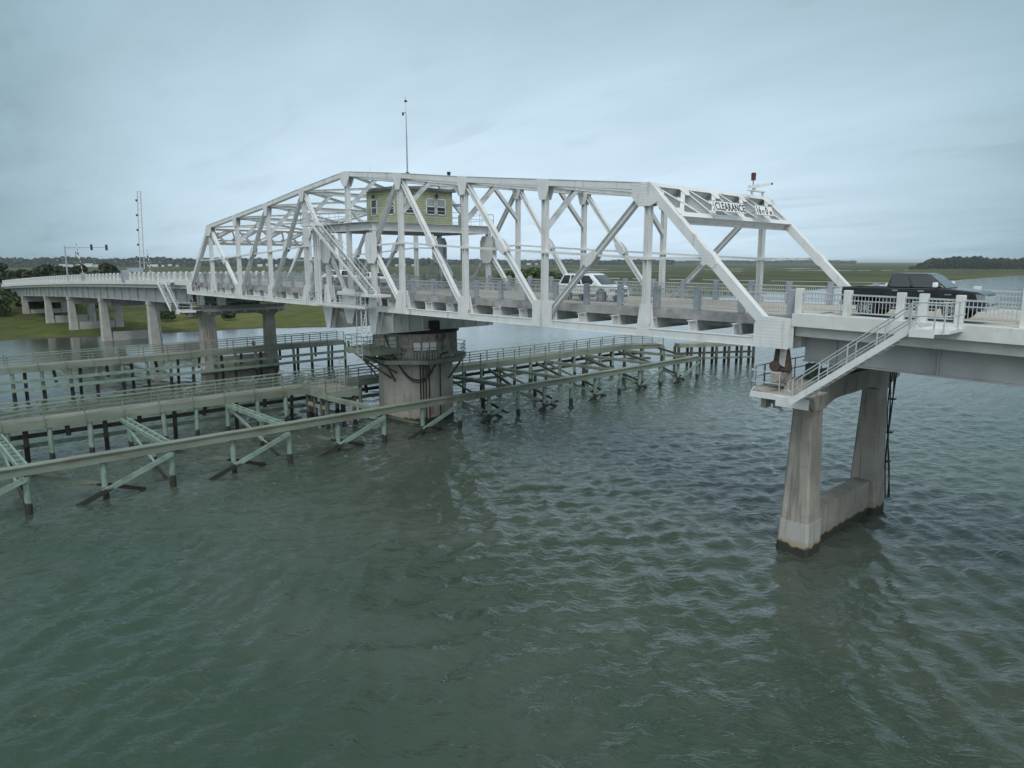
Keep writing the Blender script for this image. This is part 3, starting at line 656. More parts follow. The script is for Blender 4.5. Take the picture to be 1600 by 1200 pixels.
for x in (-4.75, -4.4, -3.95): b.box((x - .07, -.75, -.2), (x + .07, -.6, 6.45))
b.build('conduit_post', st, stw)
# lower service walkway and hanging cage ladder under the chord
LWZ = -.1
lw = thing('service_walkway', 'narrow white railed service walkway hung beside the bottom chord with caged ladder', 'walkway', (0, -.8, -.3))
b = MB(); b.box((-5.2, -1.25, -.16), (4.2, -.45, -.08)); b.box((-5.2, -1.28, -.2), (4.2, -1.25, 0)); b.build('floor_plate', st, lw)
rail3([(-5.2, -.5, -.1), (-5.2, -1.25, -.1), (3.0, -1.25, -.1)], (.5, 1.0), .022, M['bal'], lw)
b = MB()
for y in (-1.1, -.7): b.box((3.25, y - .03, -2.2), (3.31, y + .03, .9)); b.box((3.95, y - .03, -2.2), (4.01, y + .03, .3))
for k in range(12): b.box((3.25, -1.1, -2.1 + k * .27), (3.31, -.7, -2.06 + k * .27))
b.bar((3.3, -1.1, -2.1), (3.98, -1.1, -.3), .04, .06); b.box((3.2, -1.15, -2.28), (4.1, -.6, -2.2)); b.build('ladder', st, lw)
b = MB()
for y in (-1.15, -.75): b.box((2.6, y - .025, -4.6), (2.65, y + .025, 1.2))
for k in range(18): b.box((2.6, -1.15, -4.4 + k * .3), (2.65, -.75, -4.36 + k * .3))
b.build('ladder', M['bal'], lw)
MB().box((-1.0, -.75, .75), (4.3, -.32, 1.05)).build('cable_tray', st, lw)

# ------------------------------------------------------------------ masts, lights, signs on the span
mm = thing('radio_mast', 'tall thin grey mast with small instruments rising above the truss top', 'mast', (0, 6.0, 10.5))
MB().cyl((0, 6, 10.5), (0, 6, 14.2), .075, .06, 8).cyl((0, 6, 14.2), (0, 6, 16.2), .05, .03, 8).build('pole', M['galv'], mm)
b = MB(); b.cyl((0, 6, 10.9), (0, 6, 11.1), .12, .22, 8); b.cyl((0, 6, 11.1), (0, 6, 11.2), .22, .05, 8); b.build('bracket', M['dark'], mm)
MB().cyl((0, 6, 16.2), (0, 6, 17.0), .04, .04, 8).build('mast_tip', M['white'], mm)
b = MB(); b.cyl((0, 6, 17.0), (0, 6, 17.12), .16, .1, 8); b.cyl((0, 6, 17.12), (0, 6, 17.4), .02, .01, 6); b.bar((0, 6, 16.1), (-.3, 5.9, 16.1), .04, .04); b.cyl((-.3, 5.9, 15.9), (-.3, 5.9, 16.15), .07, .09, 8); b.build('anemometer', M['dark'], mm)
lt = thing('navigation_lamp', 'small black navigation lamp standing on the truss top right of the mast', 'lamp', (6.3, 5.6, 10.0))
MB().cyl((6.3, 5.6, 9.85), (6.3, 5.6, 10.25), .03).build('stem', M['dark'], lt); MB().cyl((6.3, 5.6, 10.25), (6.3, 5.6, 10.6), .11, .16, 10).build('lens', M['dark'], lt)
bc = thing('beacon_lamp', 'red beacon lamp on a short rod above the right portal', 'lamp', (31.0, 9.05, 7.5))
MB().cyl((31.0, 9.05, 7.4), (31.0, 9.05, 8.3), .025).build('rod', M['dark'], bc); MB().cyl((31, 9.05, 8.25), (31, 9.05, 8.62), .13, .14, 12).build('lens', M['red'], bc); MB().cyl((31, 9.05, 8.62), (31, 9.05, 8.68), .15, .12, 12).build('cap', M['dark'], bc)
sc = thing('security_camera', 'white cameras and brackets mounted beside the red beacon on the right portal', 'camera', (31.0, 9.6, 7.5))
b = MB(); b.box((30.9, 8.5, 7.62), (31.1, 10.4, 7.68)); b.box((30.95, 8.9, 7.4), (31.05, 9.0, 7.66)); b.box((30.95, 10.2, 7.4), (31.05, 10.3, 7.66)); b.build('bracket', st, sc)
b = MB(); b.bar((31, 9.6, 7.95), (31.3, 10.55, 8.12), .16, .16); b.bar((31, 8.6, 7.85), (31.1, 9.1, 7.9), .2, .16); b.bar((31, 9.2, 7.8), (31.05, 9.5, 8.02), .12, .2); b.build('housing', M['white'], sc)
b = MB(); b.bar((31.3, 10.55, 8.12), (31.34, 10.7, 8.15), .13, .13); b.build('lens', M['dark'], sc)
def text_mesh(txt, size, mt, parent, org, ex, ez, off=.03, cx=False):
    c = bpy.data.curves.new('t', 'FONT'); c.body = txt; c.size = size; c.extrude = .008; c.offset = .012 * size; c.space_character = 1.08
    o = bpy.data.objects.new('t', c); me = bpy.data.meshes.new_from_object(o); bpy.data.objects.remove(o)
    ey = ez; nn = ex.cross(ey)
    for v_ in me.vertices:
        p = v_.co.copy(); v_.co = org + ex * (p.x * .86) + ey * p.y + nn * (p.z + off)
    me.materials.append(mt); ob = bpy.data.objects.new('lettering', me); COL.objects.link(ob); ob.parent = parent; ob.location = tuple(-k for k in parent.location)
    return ob
ex = Vector((0, 1, 0)); ez = Vector((-.35, 0, .937)).normalized(); nn = ex.cross(ez)
def signboard(name, label, y0, y1, z0, hgt, texts):
    base = Vector((32.38, y0, z0)); r = thing(name, label, 'sign', tuple(base))
    b = MB(); wv = ex * (y1 - y0); hv = ez * hgt
    b.prism([base, base + wv, base + wv + hv, base + hv], nn * -.03); b.build('board', M['sign'], r)
    b = MB()
    for a, c in ((base, base + wv), (base + hv, base + wv + hv), (base, base + hv), (base + wv, base + wv + hv)): b.bar(a + nn * .004, c + nn * .004, .02, .02, nn)
    b.build('rim', M['galv'], r)
    for t, sz, oy, oz in texts: text_mesh(t, sz, M['ink'], r, base + ex * oy + ez * oz, ex, ez, .006)
    b = MB()
    for f in (.2, .8): b.bar(base + wv * f + hv * .5 - nn * .03, base + wv * f + hv * .5 - nn * .45, .05, .05)
    b.build('bracket', M['galv'], r)
signboard('clearance_sign', 'white sign reading CLEARANCE hung on the right portal', 2.75, 5.95, 6.12, .58, [('CLEARANCE', .60, .10, .08)])
signboard('height_sign', 'white sign reading 16 FT 0 IN hung on the right portal', 7.1, 9.15, 6.12, .58, [('16', .60, .10, .08), ('FT', .30, .74, .08), ('0', .60, 1.17, .08), ('IN', .30, 1.62, .08)])

# ------------------------------------------------------------------ pivot pier
pp = thing('pivot_pier', 'round concrete pivot pier with weathered collar and railed ring walkway under the swing span', 'bridge pier', (.15, 6.3, ZW))
CX, CY = .15, 6.3
o = MB().cyl((CX, CY, -12.0), (CX, CY, -4.7), 3.42, 3.34, 48).build('shaft', M['cap'], pp, smooth=False)
MB().cyl((CX, CY, -4.7), (CX, CY, -2.62), 3.72, 3.72, 40).build('collar', M['dirty'], pp)
b = MB()
for k in range(40):
    t = 2 * math.pi * k / 40; b.bar((CX + 3.76 * math.cos(t), CY + 3.76 * math.sin(t), -4.6), (CX + 3.76 * math.cos(t), CY + 3.76 * math.sin(t), -2.7), .10, .06, (math.cos(t), math.sin(t), 0))
b.build('collar_rib', M['dirty'], pp)
MB().cyl((CX, CY, -2.62), (CX, CY, -2.45), 3.98, 3.98, 40).build('track', M['dark'], pp)
MB().cyl((CX, CY, -2.45), (CX, CY, -2.32), 3.5, 3.5, 40).build('rack', M['rust'], pp)
RN = 8
def ring_pts(r, z, a0=0): return [(CX + r * math.cos(2 * math.pi * (k + .5) / RN + a0), CY + r * math.sin(2 * math.pi * (k + .5) / RN + a0), z) for k in range(RN)]
b = MB(); ro = ring_pts(4.75, -4.95); ri = ring_pts(3.75, -4.95)
for k in range(RN):
    j = (k + 1) % RN; b.prism([ri[k], ro[k], ro[j], ri[j]], (0, 0, .10))
b.build('walkway', M['grey_t'], pp)
b = MB(); ro2 = ring_pts(4.78, -4.98)
for k in range(RN): b.bar(ro2[k], ro2[(k + 1) % RN], .09, .34)
b.build('fascia', M['timber'], pp)
rp = ring_pts(4.72, -4.85); rail3(rp + [rp[0]], (.4, .75, 1.1), .028, M['copper'], pp, every=1.2)
for k in range(RN):
    t = 2 * math.pi * (k + .5) / RN; MB().bar((CX + 4.7 * math.cos(t), CY + 4.7 * math.sin(t), -5.1), (CX + 3.4 * math.cos(t), CY + 3.4 * math.sin(t), -6.8), .14, .14).build('bracket', M['dtimber'], pp)
# upper left landing bay
b = MB(); b.box((-1.2, 0, -3.85), (2.7, 3.0, -3.75)); b.build('landing', M['grey_t'], pp)
b = MB(); b.box((-1.2, -.06, -4.2), (2.7, 0, -3.72)); b.box((-1.26, -.06, -4.2), (-1.2, 3.4, -3.72)); b.box((2.7, -.06, -4.2), (2.76, 3.0, -3.72)); b.build('landing_fascia', M['timber'], pp)
rail3([(2.72, 2.6, -3.75), (2.72, -.03, -3.75), (-1.2, -.03, -3.75), (-1.2, 3.2, -3.75)], (.35, .7, 1.05), .03, M['copper'], pp, every=1.0)
b = MB(); b.bar((.1, .1, -4.2), (1.0, 3.1, -6.6), .16, .16); b.bar((1.6, .1, -4.2), (1.8, 3.1, -6.0), .14, .14); b.build('bracket', M['dtimber'], pp)
fx = CX + 3.75 * .817; fy = CY - 3.75 * .577
def on_ring(deg, r): t = rad(-35.2 + deg); return CX + r * math.cos(t), CY + r * math.sin(t)
for k, dg in enumerate((-2, 9, 19)):
    x, y = on_ring(dg + 4, 3.86); t = rad(-35.2 + dg + 4); tv = Vector((-math.sin(t), math.cos(t), 0))
    b = MB(); b.bar((x, y, -4.02), (x, y, -3.36), .56, .10, (math.cos(t), math.sin(t), 0)); o = b.build('cabinet', M['sign'], pp)
x, y = on_ring(-32, 3.85); b = MB(); b.bar((x, y, -4.4), (x, y, -2.8), 1.1, .25, (math.cos(rad(-67)), math.sin(rad(-67)), 0)); b.build('motor_housing', M['steel2'], pp)
b = MB()
for dg in range(-16, 44, 4):
    x, y = on_ring(dg, 3.83); b.cyl((x, y, -4.85), (x, y, -4.15), .045, .045, 6)
b.build('pipe', M['bal'], pp)
b = MB()
for dg in (6, 10, 14, 19):
    x, y = on_ring(dg, 3.46); b.cyl((x, y, -10.6), (x, y, -4.9), .055, .055, 8)
b.build('conduit', M['black'], pp)
b = MB()
x, y = on_ring(37, 3.5); b.cyl((x, y, -10.6), (x, y, -4.9), .06, .06, 8); b.build('conduit', M['black'], pp)
b = MB()   # thick feeder cable looping round the pier face
pts = []
for k in range(31):
    t = k / 30; dg = -38 + 80 * t; r = 3.95 - .35 * math.sin(math.pi * min(1, t * 1.5)) if False else 3.6 + .55 * abs(2 * t - 1) ** 2 + .8 * 0
    x, y = on_ring(dg, max(r, 3.55)); z = -2.75 - 3.9 * math.sin(math.pi * t) ** .75
    if t > .5: z = min(z, -4.9 + (t - .5) * 1.2) if z > -4.9 else z
    pts.append((x, y, z))
b.tube(pts, .07, 8); b.tube([(p[0], p[1], p[2] - .22 * math.sin(math.pi * i / 30)) for i, p in enumerate(pts[3:24])], .035, 6)
b.build('cable', M['black'], pp)
b = MB(); pts = [(*on_ring(dg, 4.02 + (.45 if dg > 30 else 0)), -2.5 + (.05 if dg > 20 else 0)) for dg in range(-40, 52, 6)]; b.tube(pts, .07, 8); b.tube([(p[0], p[1], p[2] + .12) for p in pts[4:]], .05, 8); b.build('cable', M['black'], pp)
b = MB(); x, y = on_ring(24, 3.6); b.box((x - .5, y - .4, -2.4), (x + .45, y + .5, -1.5)); b.cyl((x, y, -2.3), (x + .6, y + .1, -1.9), .3, .3, 10); b.build('drive_machinery', M['dark'], pp)

# ------------------------------------------------------------------ rest piers
def rest_pier(sx, label):
    X0 = sx * 38.45; r = thing('rest_pier', label, 'bridge pier', (X0, 6.07, ZW))
    for y in (1.75, 10.1):
        MB().frustum((X0, y, -12), (.86, .82), (X0, y, -8.9), (.74, .76), .12).build('leg_base', M['base_conc'] if y < 5 else M['cap'], r)
        MB().frustum((X0, y, -8.9), (.70, .72), (X0, y, -2.9), (.44, .66), .10).build('leg', M['cap'], r)
    MB().box((X0 - .45, 2.4, -11), (X0 + .45, 9.5, -8.55)).build('strut', M['cap'], r)
    b = MB(); pr = []
    n = 12
    for k in range(n + 1):
        t = k / n; y = 2.35 + (9.5 - 2.35) * t; e = min(1, min(t, 1 - t) * 4.5); pr.append((X0 - .52, y, -3.45 + .38 * math.sin(e * math.pi / 2)))
    outl = [(X0 - .52, .2, -2.05), (X0 - .52, .2, -2.9), (X0 - .52, .95, -3.2), (X0 - .52, 1.2, -3.45)] + pr + [(X0 - .52, 10.75, -3.45), (X0 - .52, 10.9, -3.2), (X0 - .52, W + .1, -2.9), (X0 - .52, W + .1, -2.05)]
    b.prism(outl, (1.04, 0, 0)); b.build('cap', M['cap'], r)
    # bearing machinery below the span end
    for y in (.35, W - .35):
        b = MB(); b.box((X0 - sx * .75 - .35, y - .35, -2.05), (X0 - sx * .75 + .35, y + .35, -1.55)); b.build('pedestal', M['dirty'], r)
        b = MB(); b.prism([(X0 - sx * .75 - .38, y - .22, -1.5), (X0 - sx * .75 + .42, y - .22, -1.5), (X0 - sx * .75 + .22, y - .22, -.5), (X0 - sx * .75 - .25, y - .22, -.4)], (0, .44, 0)); b.cyl((X0 - sx * .75 - .2, y - .35, -1.3), (X0 - sx * .75 - .2, y - .2, -1.3), .26, .26, 14); b.build('bearing', M['rust'], r)
        b = MB(); b.prism([(X0 - sx * .75 - .02, y - .28, -1.2), (X0 - sx * .75 + .25, y - .28, -1.3), (X0 - sx * .75 + .3, y - .28, -.35), (X0 - sx * .75, y - .28, -.35)], (0, .05, 0)); b.build('wedge', M['land_conc'], r)
    b = MB(); b.box((X0 - .3, 1.8, -1.95), (X0 + .2, 2.3, -1.3)); b.box((X0 - .4, 2.8, -2.0), (X0 + .4, 8.8, -1.75)); b.cyl((X0, 3.0, -1.3), (X0, 9, -1.3), .08); b.build('lock_machinery', M['green_mach'], r)
    b = MB(); b.box((X0 + .2, 3.3, -2.0), (X0 + .7, 4.3, -.9)); b.build('cabinet', M['white'], r)
    return r
rest_pier(1, 'two legged concrete pier below the right end of the truss, feet in open water')
rest_pier(-1, 'two legged concrete pier below the left end of the truss behind the fender walkway')
def service_platform(sx, label):
    X0 = sx * 38.3; r = thing('service_platform', label, 'platform', (X0, 0, -2.6))
    xi = X0 - sx * 1.75; z = -2.45; y0 = -1.25
    b = MB(); b.prism([(xi, .1, z), (xi + sx * .5, y0, z), (X0 + sx * 1.35, y0, z), (X0 + sx * 1.35, .9, z), (xi, .9, z)], (0, 0, .08)); b.build('floor_plate', M['dirty'] if sx > 0 else M['steel2'], r)
    b = MB(); b.bar((xi, .1, z - .04), (xi + sx * .5, y0, z - .04), .06, .26); b.bar((xi + sx * .5, y0, z - .04), (X0 + sx * 1.35, y0, z - .04), .06, .26); b.box((X0, y0 - .06, z - .42), (X0 + sx * 1.5, y0 - .0, z + .02)); b.build('edge_beam', st, r)
    rail3([(xi, .9, z), (xi, .1, z), (xi + sx * .5, y0, z), (X0 + sx * .1, y0, z)], (.55, 1.05), .026, M['bal'], r, every=1.3)
    b = MB(); b.bar((xi + sx * .3, .1, z - .1), (X0 - sx * .45, .4, z - 1.0), .12, .12); b.box((xi + sx * .7, -.6, z - .75), (xi + sx * .95, -.1, z - .1)); b.box((xi + sx * 1.15, -.3, z - .75), (xi + sx * 1.4, .2, z - .1)); b.build('bracket', M['steel2'], r)
    MB().box((xi, 1.0, z), (xi + sx * .9, W - .2, z + .07)).build('floor_plate', M['steel2'], r)
    MB().box((xi - sx * .03, 1.0, z - .2), (xi + sx * .03, W, z + .05)).build('edge_beam', M['steel2'], r)
    rail3([(xi, 1.0, z), (xi, W, z), (xi + sx * 2.5, W, z)], (.55, 1.05), .024, M['bal'] if sx < 0 else M['dark'], r, every=1.7)
    for j in range(7): MB().box((xi + sx * .1, 1.6 + j * 1.5, z - .45), (xi + sx * .35, 1.85 + j * 1.5, z - .05)).build('bracket', M['steel2'], r)
    return r
service_platform(1, 'small railed steel platform on the right rest pier at the foot of the stair')
service_platform(-1, 'railed steel service platform along the left rest pier')
def access_stair(sx, label):
    r = thing('access_stair', label, 'stair', (sx * 40, -1.7, -2.5))
    A = Vector((sx * 39.25, 0, -2.5)); B = Vector((sx * 43.75, 0, .98))
    ys = (-1.95, -1.1)
    for y in ys: MB().bar((A.x, y, A.z), (B.x, y, B.z), .07, .26).build('stringer', st, r)
    b = MB()
    for k in range(1, 18):
        p = A.lerp(B, k / 18); b.box((p.x - .15, ys[0] + .04, p.z - .04), (p.x + .15, ys[1] - .04, p.z))
    b.build('tread', M['steel2'], r)
    for y in ys:
        b = MB()
        for hh in (.42, .95): b.cyl((A.x, y, A.z + hh), (B.x, y, B.z + hh), .028, .028, 8)
        b.cyl((A.x, y, A.z + .42), (A.x - sx * .12, y, A.z + .55), .028); b.cyl((A.x - sx * .12, y, A.z + .55), (A.x - sx * .1, y, A.z + .87), .028); b.cyl((A.x - sx * .1, y, A.z + .87), (A.x, y, A.z + .95), .028)
        for k in range(5):
            p = A.lerp(B, k / 4 * .96 + .02); b.cyl((p.x, y, p.z + .1), (p.x, y, p.z + .97), .03, .03, 8)
        b.build('handrail', M['bal'], r)
    b = MB(); xa, xb = B.x, B.x + sx * 1.2
    b.prism([(xa, .2, .84), (xa, -2.05, .84), (xb - sx * .35, -2.05, .84), (xb, -1.6, .84), (xb, .2, .84)], (0, 0, .12)); b.box((xa, -2.10, .70), (xb - sx * .35, -2.055, .99)); b.build('landing', st, r)
    b = MB()
    for hh in (.55, 1.05):
        b.tube([(xa, -2.0, .95 + hh), (xb - sx * .3, -2.0, .95 + hh), (xb, -1.7, .95 + hh), (xb, .2, .95 + hh)], .028, 8)
    for p in ((xa, -2.0), (xa + sx * .8, -2.0), (xb - sx * .1, -1.9), (xb, -.6)): b.cyl((p[0], p[1], .9), (p[0], p[1], 2.0), .03, .03, 8)
    b.build('handrail', M['bal'], r)
    return r
access_stair(1, 'white steel stair from the right approach deck down to the pier platform')
access_stair(-1, 'white steel stair down from the left approach deck to the far pier platform')
# cables on the right pier
cb_ = thing('cable_bundle', 'black cables hanging down beside the rear leg of the right pier', 'cable', (39.2, 10.9, -10))
for k, (dx_, dy_) in enumerate(((0, 0), (.12, .1), (.2, .22), (.02, .3))):
    pts = []
    for j in range(13):
        t = j / 12; pts.append((38.95 + dx_ * .7 + .09 * math.sin(t * 5 + k) + .25 * t, 10.72 + dy_ * (1 + math.sin(t * 6 + k) * .6), -2.4 - 7.4 * t))
    MB().tube(pts, .035, 6).build('cable', M['black'], cb_)
b = MB(); 
for z in (-4.1, -6.0, -7.7): b.box((38.98, 10.7, z), (39.3, 11.1, z + .05))
b.build('clamp', M['dark'], cb_)

# ------------------------------------------------------------------ approach bridges
def approach(sx, xend, label, nposts, far_sub, gd):
    x0 = sx * 38.12; r = thing('approach_bridge', label, 'bridge', (x0, W / 2, .5))
    n = max(6, int(abs(xend - x0) / 5)); xs = [x0 + (xend - x0) * k / n for k in range(n + 1)]
    def sweep(y0, y1, z0, z1):
        vs = []; fs = []
        for x in xs:
            z = zdeck(x); vs += [(x, y0, z + z0), (x, y1, z + z0), (x, y1, z + z1), (x, y0, z + z1)]
        for k in range(n):
            a = 4 * k; fs += [(a, a + 4, a + 5, a + 1), (a + 1, a + 5, a + 6, a + 2), (a + 2, a + 6, a + 7, a + 3), (a + 3, a + 7, a + 4, a)]
        fs += [(0, 1, 2, 3), (4 * n + 3, 4 * n + 2, 4 * n + 1, 4 * n)]
        return MB().add(vs, fs)
    sweep(.45, W - .45, -.45, -.06).build('deck_slab', M['land_conc'], r)
    for y in (.5, W - .5):
        s = -1 if y < 5 else 1
        sweep(y - .35, y + .65, -.42, .16).build('fascia', M['parapet'], r) if s < 0 else sweep(y - .65, y + .35, -.42, .16).build('fascia', M['parapet'], r)
    for y in (.75, W - .75):      # edge channel
        s = -1 if y < 5 else 1
        sweep(y - .15, y + .15, -.90, -.42).build('edge_girder', M['parapet'], r)
    for y in (1.75, 4.6, 7.5, W - 1.75):
        g = sweep(y - .03, y + .03, -gd, -.46).build('girder', M['steel2'], r)
        sweep(y - .22, y + .22, -gd - .07, -gd).build('girder_flange', M['steel2'], r)
    k = 0; x = x0 + sx * 1.5
    while abs(x) < abs(xend):
        z = zdeck(x); MB().box((x - .02, 1.52, z - gd + .01), (x + .02, 1.71, z - .46)).build('stiffener', M['steel2'], r); x += sx * 4.2
    npan = nposts
    railing(r, sx * 38.2, xend, npan, .62, lambda x: zdeck(x) + .16, 1.12, M['parapet'], 1.04, .30, .14)
    railing(r, sx * 38.2, xend, npan, W - .62, lambda x: zdeck(x) + .16, 1.12, M['parapet'], 1.04, .30, .14, subposts=far_sub)
    return r
approach(1, 38.2 + 2.15 * 12, 'white approach span with steel girders at the right carrying the dark pickup', 12, True, 2.1)
approach(-1, -(38.2 + 2.15 * 65), 'long white approach bridge on concrete piers curving down to the left bank', 65, False, 2.85)
for x_ in (43.35,):
    rl_ = [o for o in bpy.data.objects if o.name.startswith('railing') and o.parent and o.parent.name == 'approach_bridge'][0]
    MB().box((x_ - .15, .47, zdeck(x_) + .16), (x_ + .15, .77, zdeck(x_) + 1.28)).build('post', M['parapet'], rl_)
def land_pier(x, label, zb):
    r = thing('bridge_pier', label, 'bridge pier', (x, 6.1, zb), group='concrete piers of the left approach bridge')
    zt = zdeck(x) - 2.94
    for y, s in ((1.9, -1), (10.3, 1)):
        MB().frustum((x, y - s * .15, zb - 1.5), (.68, .85), (x, y, zt - .5), (.46, .58), .1).build('leg', M['land_conc'], r)
        MB().frustum((x, y, zt - .5), (.56, .66), (x, y, zt), (.56, .66), .1).build('capital', M['land_conc'], r)
    MB().box((x - .5, 2.5, zt - 1.35), (x + .5, 9.7, zt - .06)).build('cap', M['land_conc'], r)
    MB().box((x - .42, 2.9, zb - 1), (x + .42, 9.3, zb + 1.5)).build('strut', M['land_conc'], r)
for x, lb, zb in ((-59.7, 'first concrete pier left of the truss, standing in the water', ZW), (-86.3, 'second concrete pier from the truss, at the water edge of the left bank', ZW),
                  (-110.0, 'third concrete pier from the truss, standing on the grass', -9.95), (-131.7, 'fourth concrete pier from the truss, on the grass bank', -9.9), (-158.7, 'farthest concrete pier of the left approach, beside the dark bushes', -9.8)):
    land_pier(x, lb, zb)

# ------------------------------------------------------------------ fender walkways
def fender_walk(name, label, xf, y0, y1, zt, back, flare, front_rows, group=None):
    """timber walkway along y. xf = face towards camera side, deck goes to -x"""
    r = thing(name, label, 'walkway', (xf, (y0 + y1) / 2, ZW)); wd = 1.75
    def P2(y):
        if flare and y > flare[0]:
            t = (y - flare[0]); return xf + t * flare[1], y
        return xf, y
    stn = list(np.arange(y0, y1 + .01, 2.5)); dark, tm = M['dtimber'], M['timber']
    def seg(fn, off, z, w_, h_):
        b = MB()
        for a, c in zip(stn[:-1], stn[1:]):
            pa, pc = P2(a), P2(c); b.bar((pa[0] + off, pa[1], z), (pc[0] + off, pc[1], z), w_, h_)
        return b
    seg(0, -.06, zt - .3, .12, .58).build('fascia', tm, r); seg(0, -wd + .06, zt - .3, .12, .58).build('fascia', tm, r)
    seg(0, -wd / 2, zt + .0, wd - .02, .07).build('deck_boards', M['grey_t'], r)
    for off in (.03, -wd - .03):
        b = MB()
        for a, c in zip(stn[:-1], stn[1:]):
            pa, pc = P2(a), P2(c)
            b.bar((pa[0] + off, pa[1], zt + 1.13), (pc[0] + off, pc[1], zt + 1.13), .24, .06)
            for hh in (.32, .58, .84): b.bar((pa[0] + off, pa[1], zt + hh), (pc[0] + off, pc[1], zt + hh), .035, .045)
        rl = b.build('railing', tm, r)
        for y in stn:
            p = P2(y); o = MB().box((p[0] + off - .04, p[1] - .04, zt - .45), (p[0] + off + .04, p[1] + .04, zt + 1.1)).build('post', tm, rl)
    for j, y in enumerate(stn):
        p = P2(y + .3)
        o = MB().cyl((p[0] - .22 + rnd.uniform(-.12, .12), p[1] + rnd.uniform(-.15, .15), -12), (p[0] - .22, p[1], zt - .32), .19, rnd.uniform(.15, .18), 10).build('pile', M['copper'] if front_rows else M['timber'], r)
        o = MB().cyl((p[0] - wd + .25 + rnd.uniform(-.15, .15), p[1] + 1.25 + rnd.uniform(-.2, .2), -12 if j % 2 == 0 else -9.0), (p[0] - wd + .25, p[1] + 1.25, zt - .32), .16, rnd.uniform(.14, .19), 10).build('pile', dark, r)
    for off, z, m_ in back: seg(0, off, z, .24, .3).build('waler', m_, r)
    return r
fw1 = fender_walk('fender_walkway', 'green timber walkway with railings running behind the pivot pier, nearer of the two', -4.45, -44.45, 50, -7.38,
                  ((-1.95, -8.75, M['dtimber']), (-1.95, -9.45, M['copper'])), (44, .62), True)
b = MB(); 
fw2 = fender_walk('fender_walkway', 'green timber walkway in front of the left rest pier, farther of the two', -32.0, -40, 19.5, -6.95,
                  ((.12, -8.4, M['copper']), (.12, -9.25, M['copper'])), None, False)
# flared end of the near walkway beyond the pier
fe = thing('fender_walkway', 'low timber fender arm turning away at the far right end of the near walkway', 'walkway', (0, 53, ZW))
pa = [(-1.0, 49.9), (1.2, 53.8), (4.6, 59.6)]
for a, c in zip(pa[:-1], pa[1:]):
    MB().bar((*a, -7.62), (*c, -7.62), 1.5, .5).build('deck_boards', M['grey_t'], fe)
    MB().bar((a[0], a[1], -8.75), (c[0], c[1], -8.75), .25, .25).build('waler', M['dtimber'], fe); MB().bar((a[0], a[1], -9.5), (c[0], c[1], -9.5), .25, .25).build('waler', M['copper'], fe)
for k in range(7):
    t = k / 6; x = -1 + 5.6 * t; y = 49.9 + 9.7 * t
    for o_ in (-.5, .5): MB().cyl((x + o_, y - o_ * .6, -12), (x + o_, y - o_ * .6, -7.8), .2, .2, 8).build('pile', M['dtimber'], fe)
# landing stage between near walkway and pivot pier
ls = thing('landing_stage', 'green railed timber landing between the walkway and the pivot pier with a ladder', 'landing', (-2.6, -1.2, ZW))
MB().box((-4.38, -2.6, -7.45), (-.3, .4, -7.36)).build('deck_boards', M['grey_t'], ls)
b = MB(); b.box((-4.38, -2.7, -7.9), (-.3, -2.6, -7.34)); b.box((-.3, -2.7, -7.9), (-.2, .5, -7.34)); b.build('fascia', M['timber'], ls)
rail3([(-4.4, -2.62, -7.4), (-.25, -2.62, -7.4), (-.25, .4, -7.4)], (.35, .7, 1.1), .035, M['timber'], ls, every=1.2)
for x, y in ((-3.9, -2.4), (-2.6, -2.4), (-1.4, -2.4), (-.5, -2.4), (-.5, .2), (-2.4, .2)): MB().cyl((x, y, -12), (x, y, -7.9), .18, .18, 10).build('pile', M['dtimber'], ls)
MB().box((-4.3, -2.5, -8.9), (-.4, -2.3, -8.6)).build('waler', M['grey_t'], ls)
b = MB()
for y in (-.95, -.5): b.bar((-.9, y, -7.4), (-.7, y, -4.5), .05, .05)
for k in range(9): b.box((-.92 + k * .022, -.95, -7.2 + k * .3), (-.88 + k * .022, -.5, -7.16 + k * .3))
b.build('ladder', M['bal'], ls)
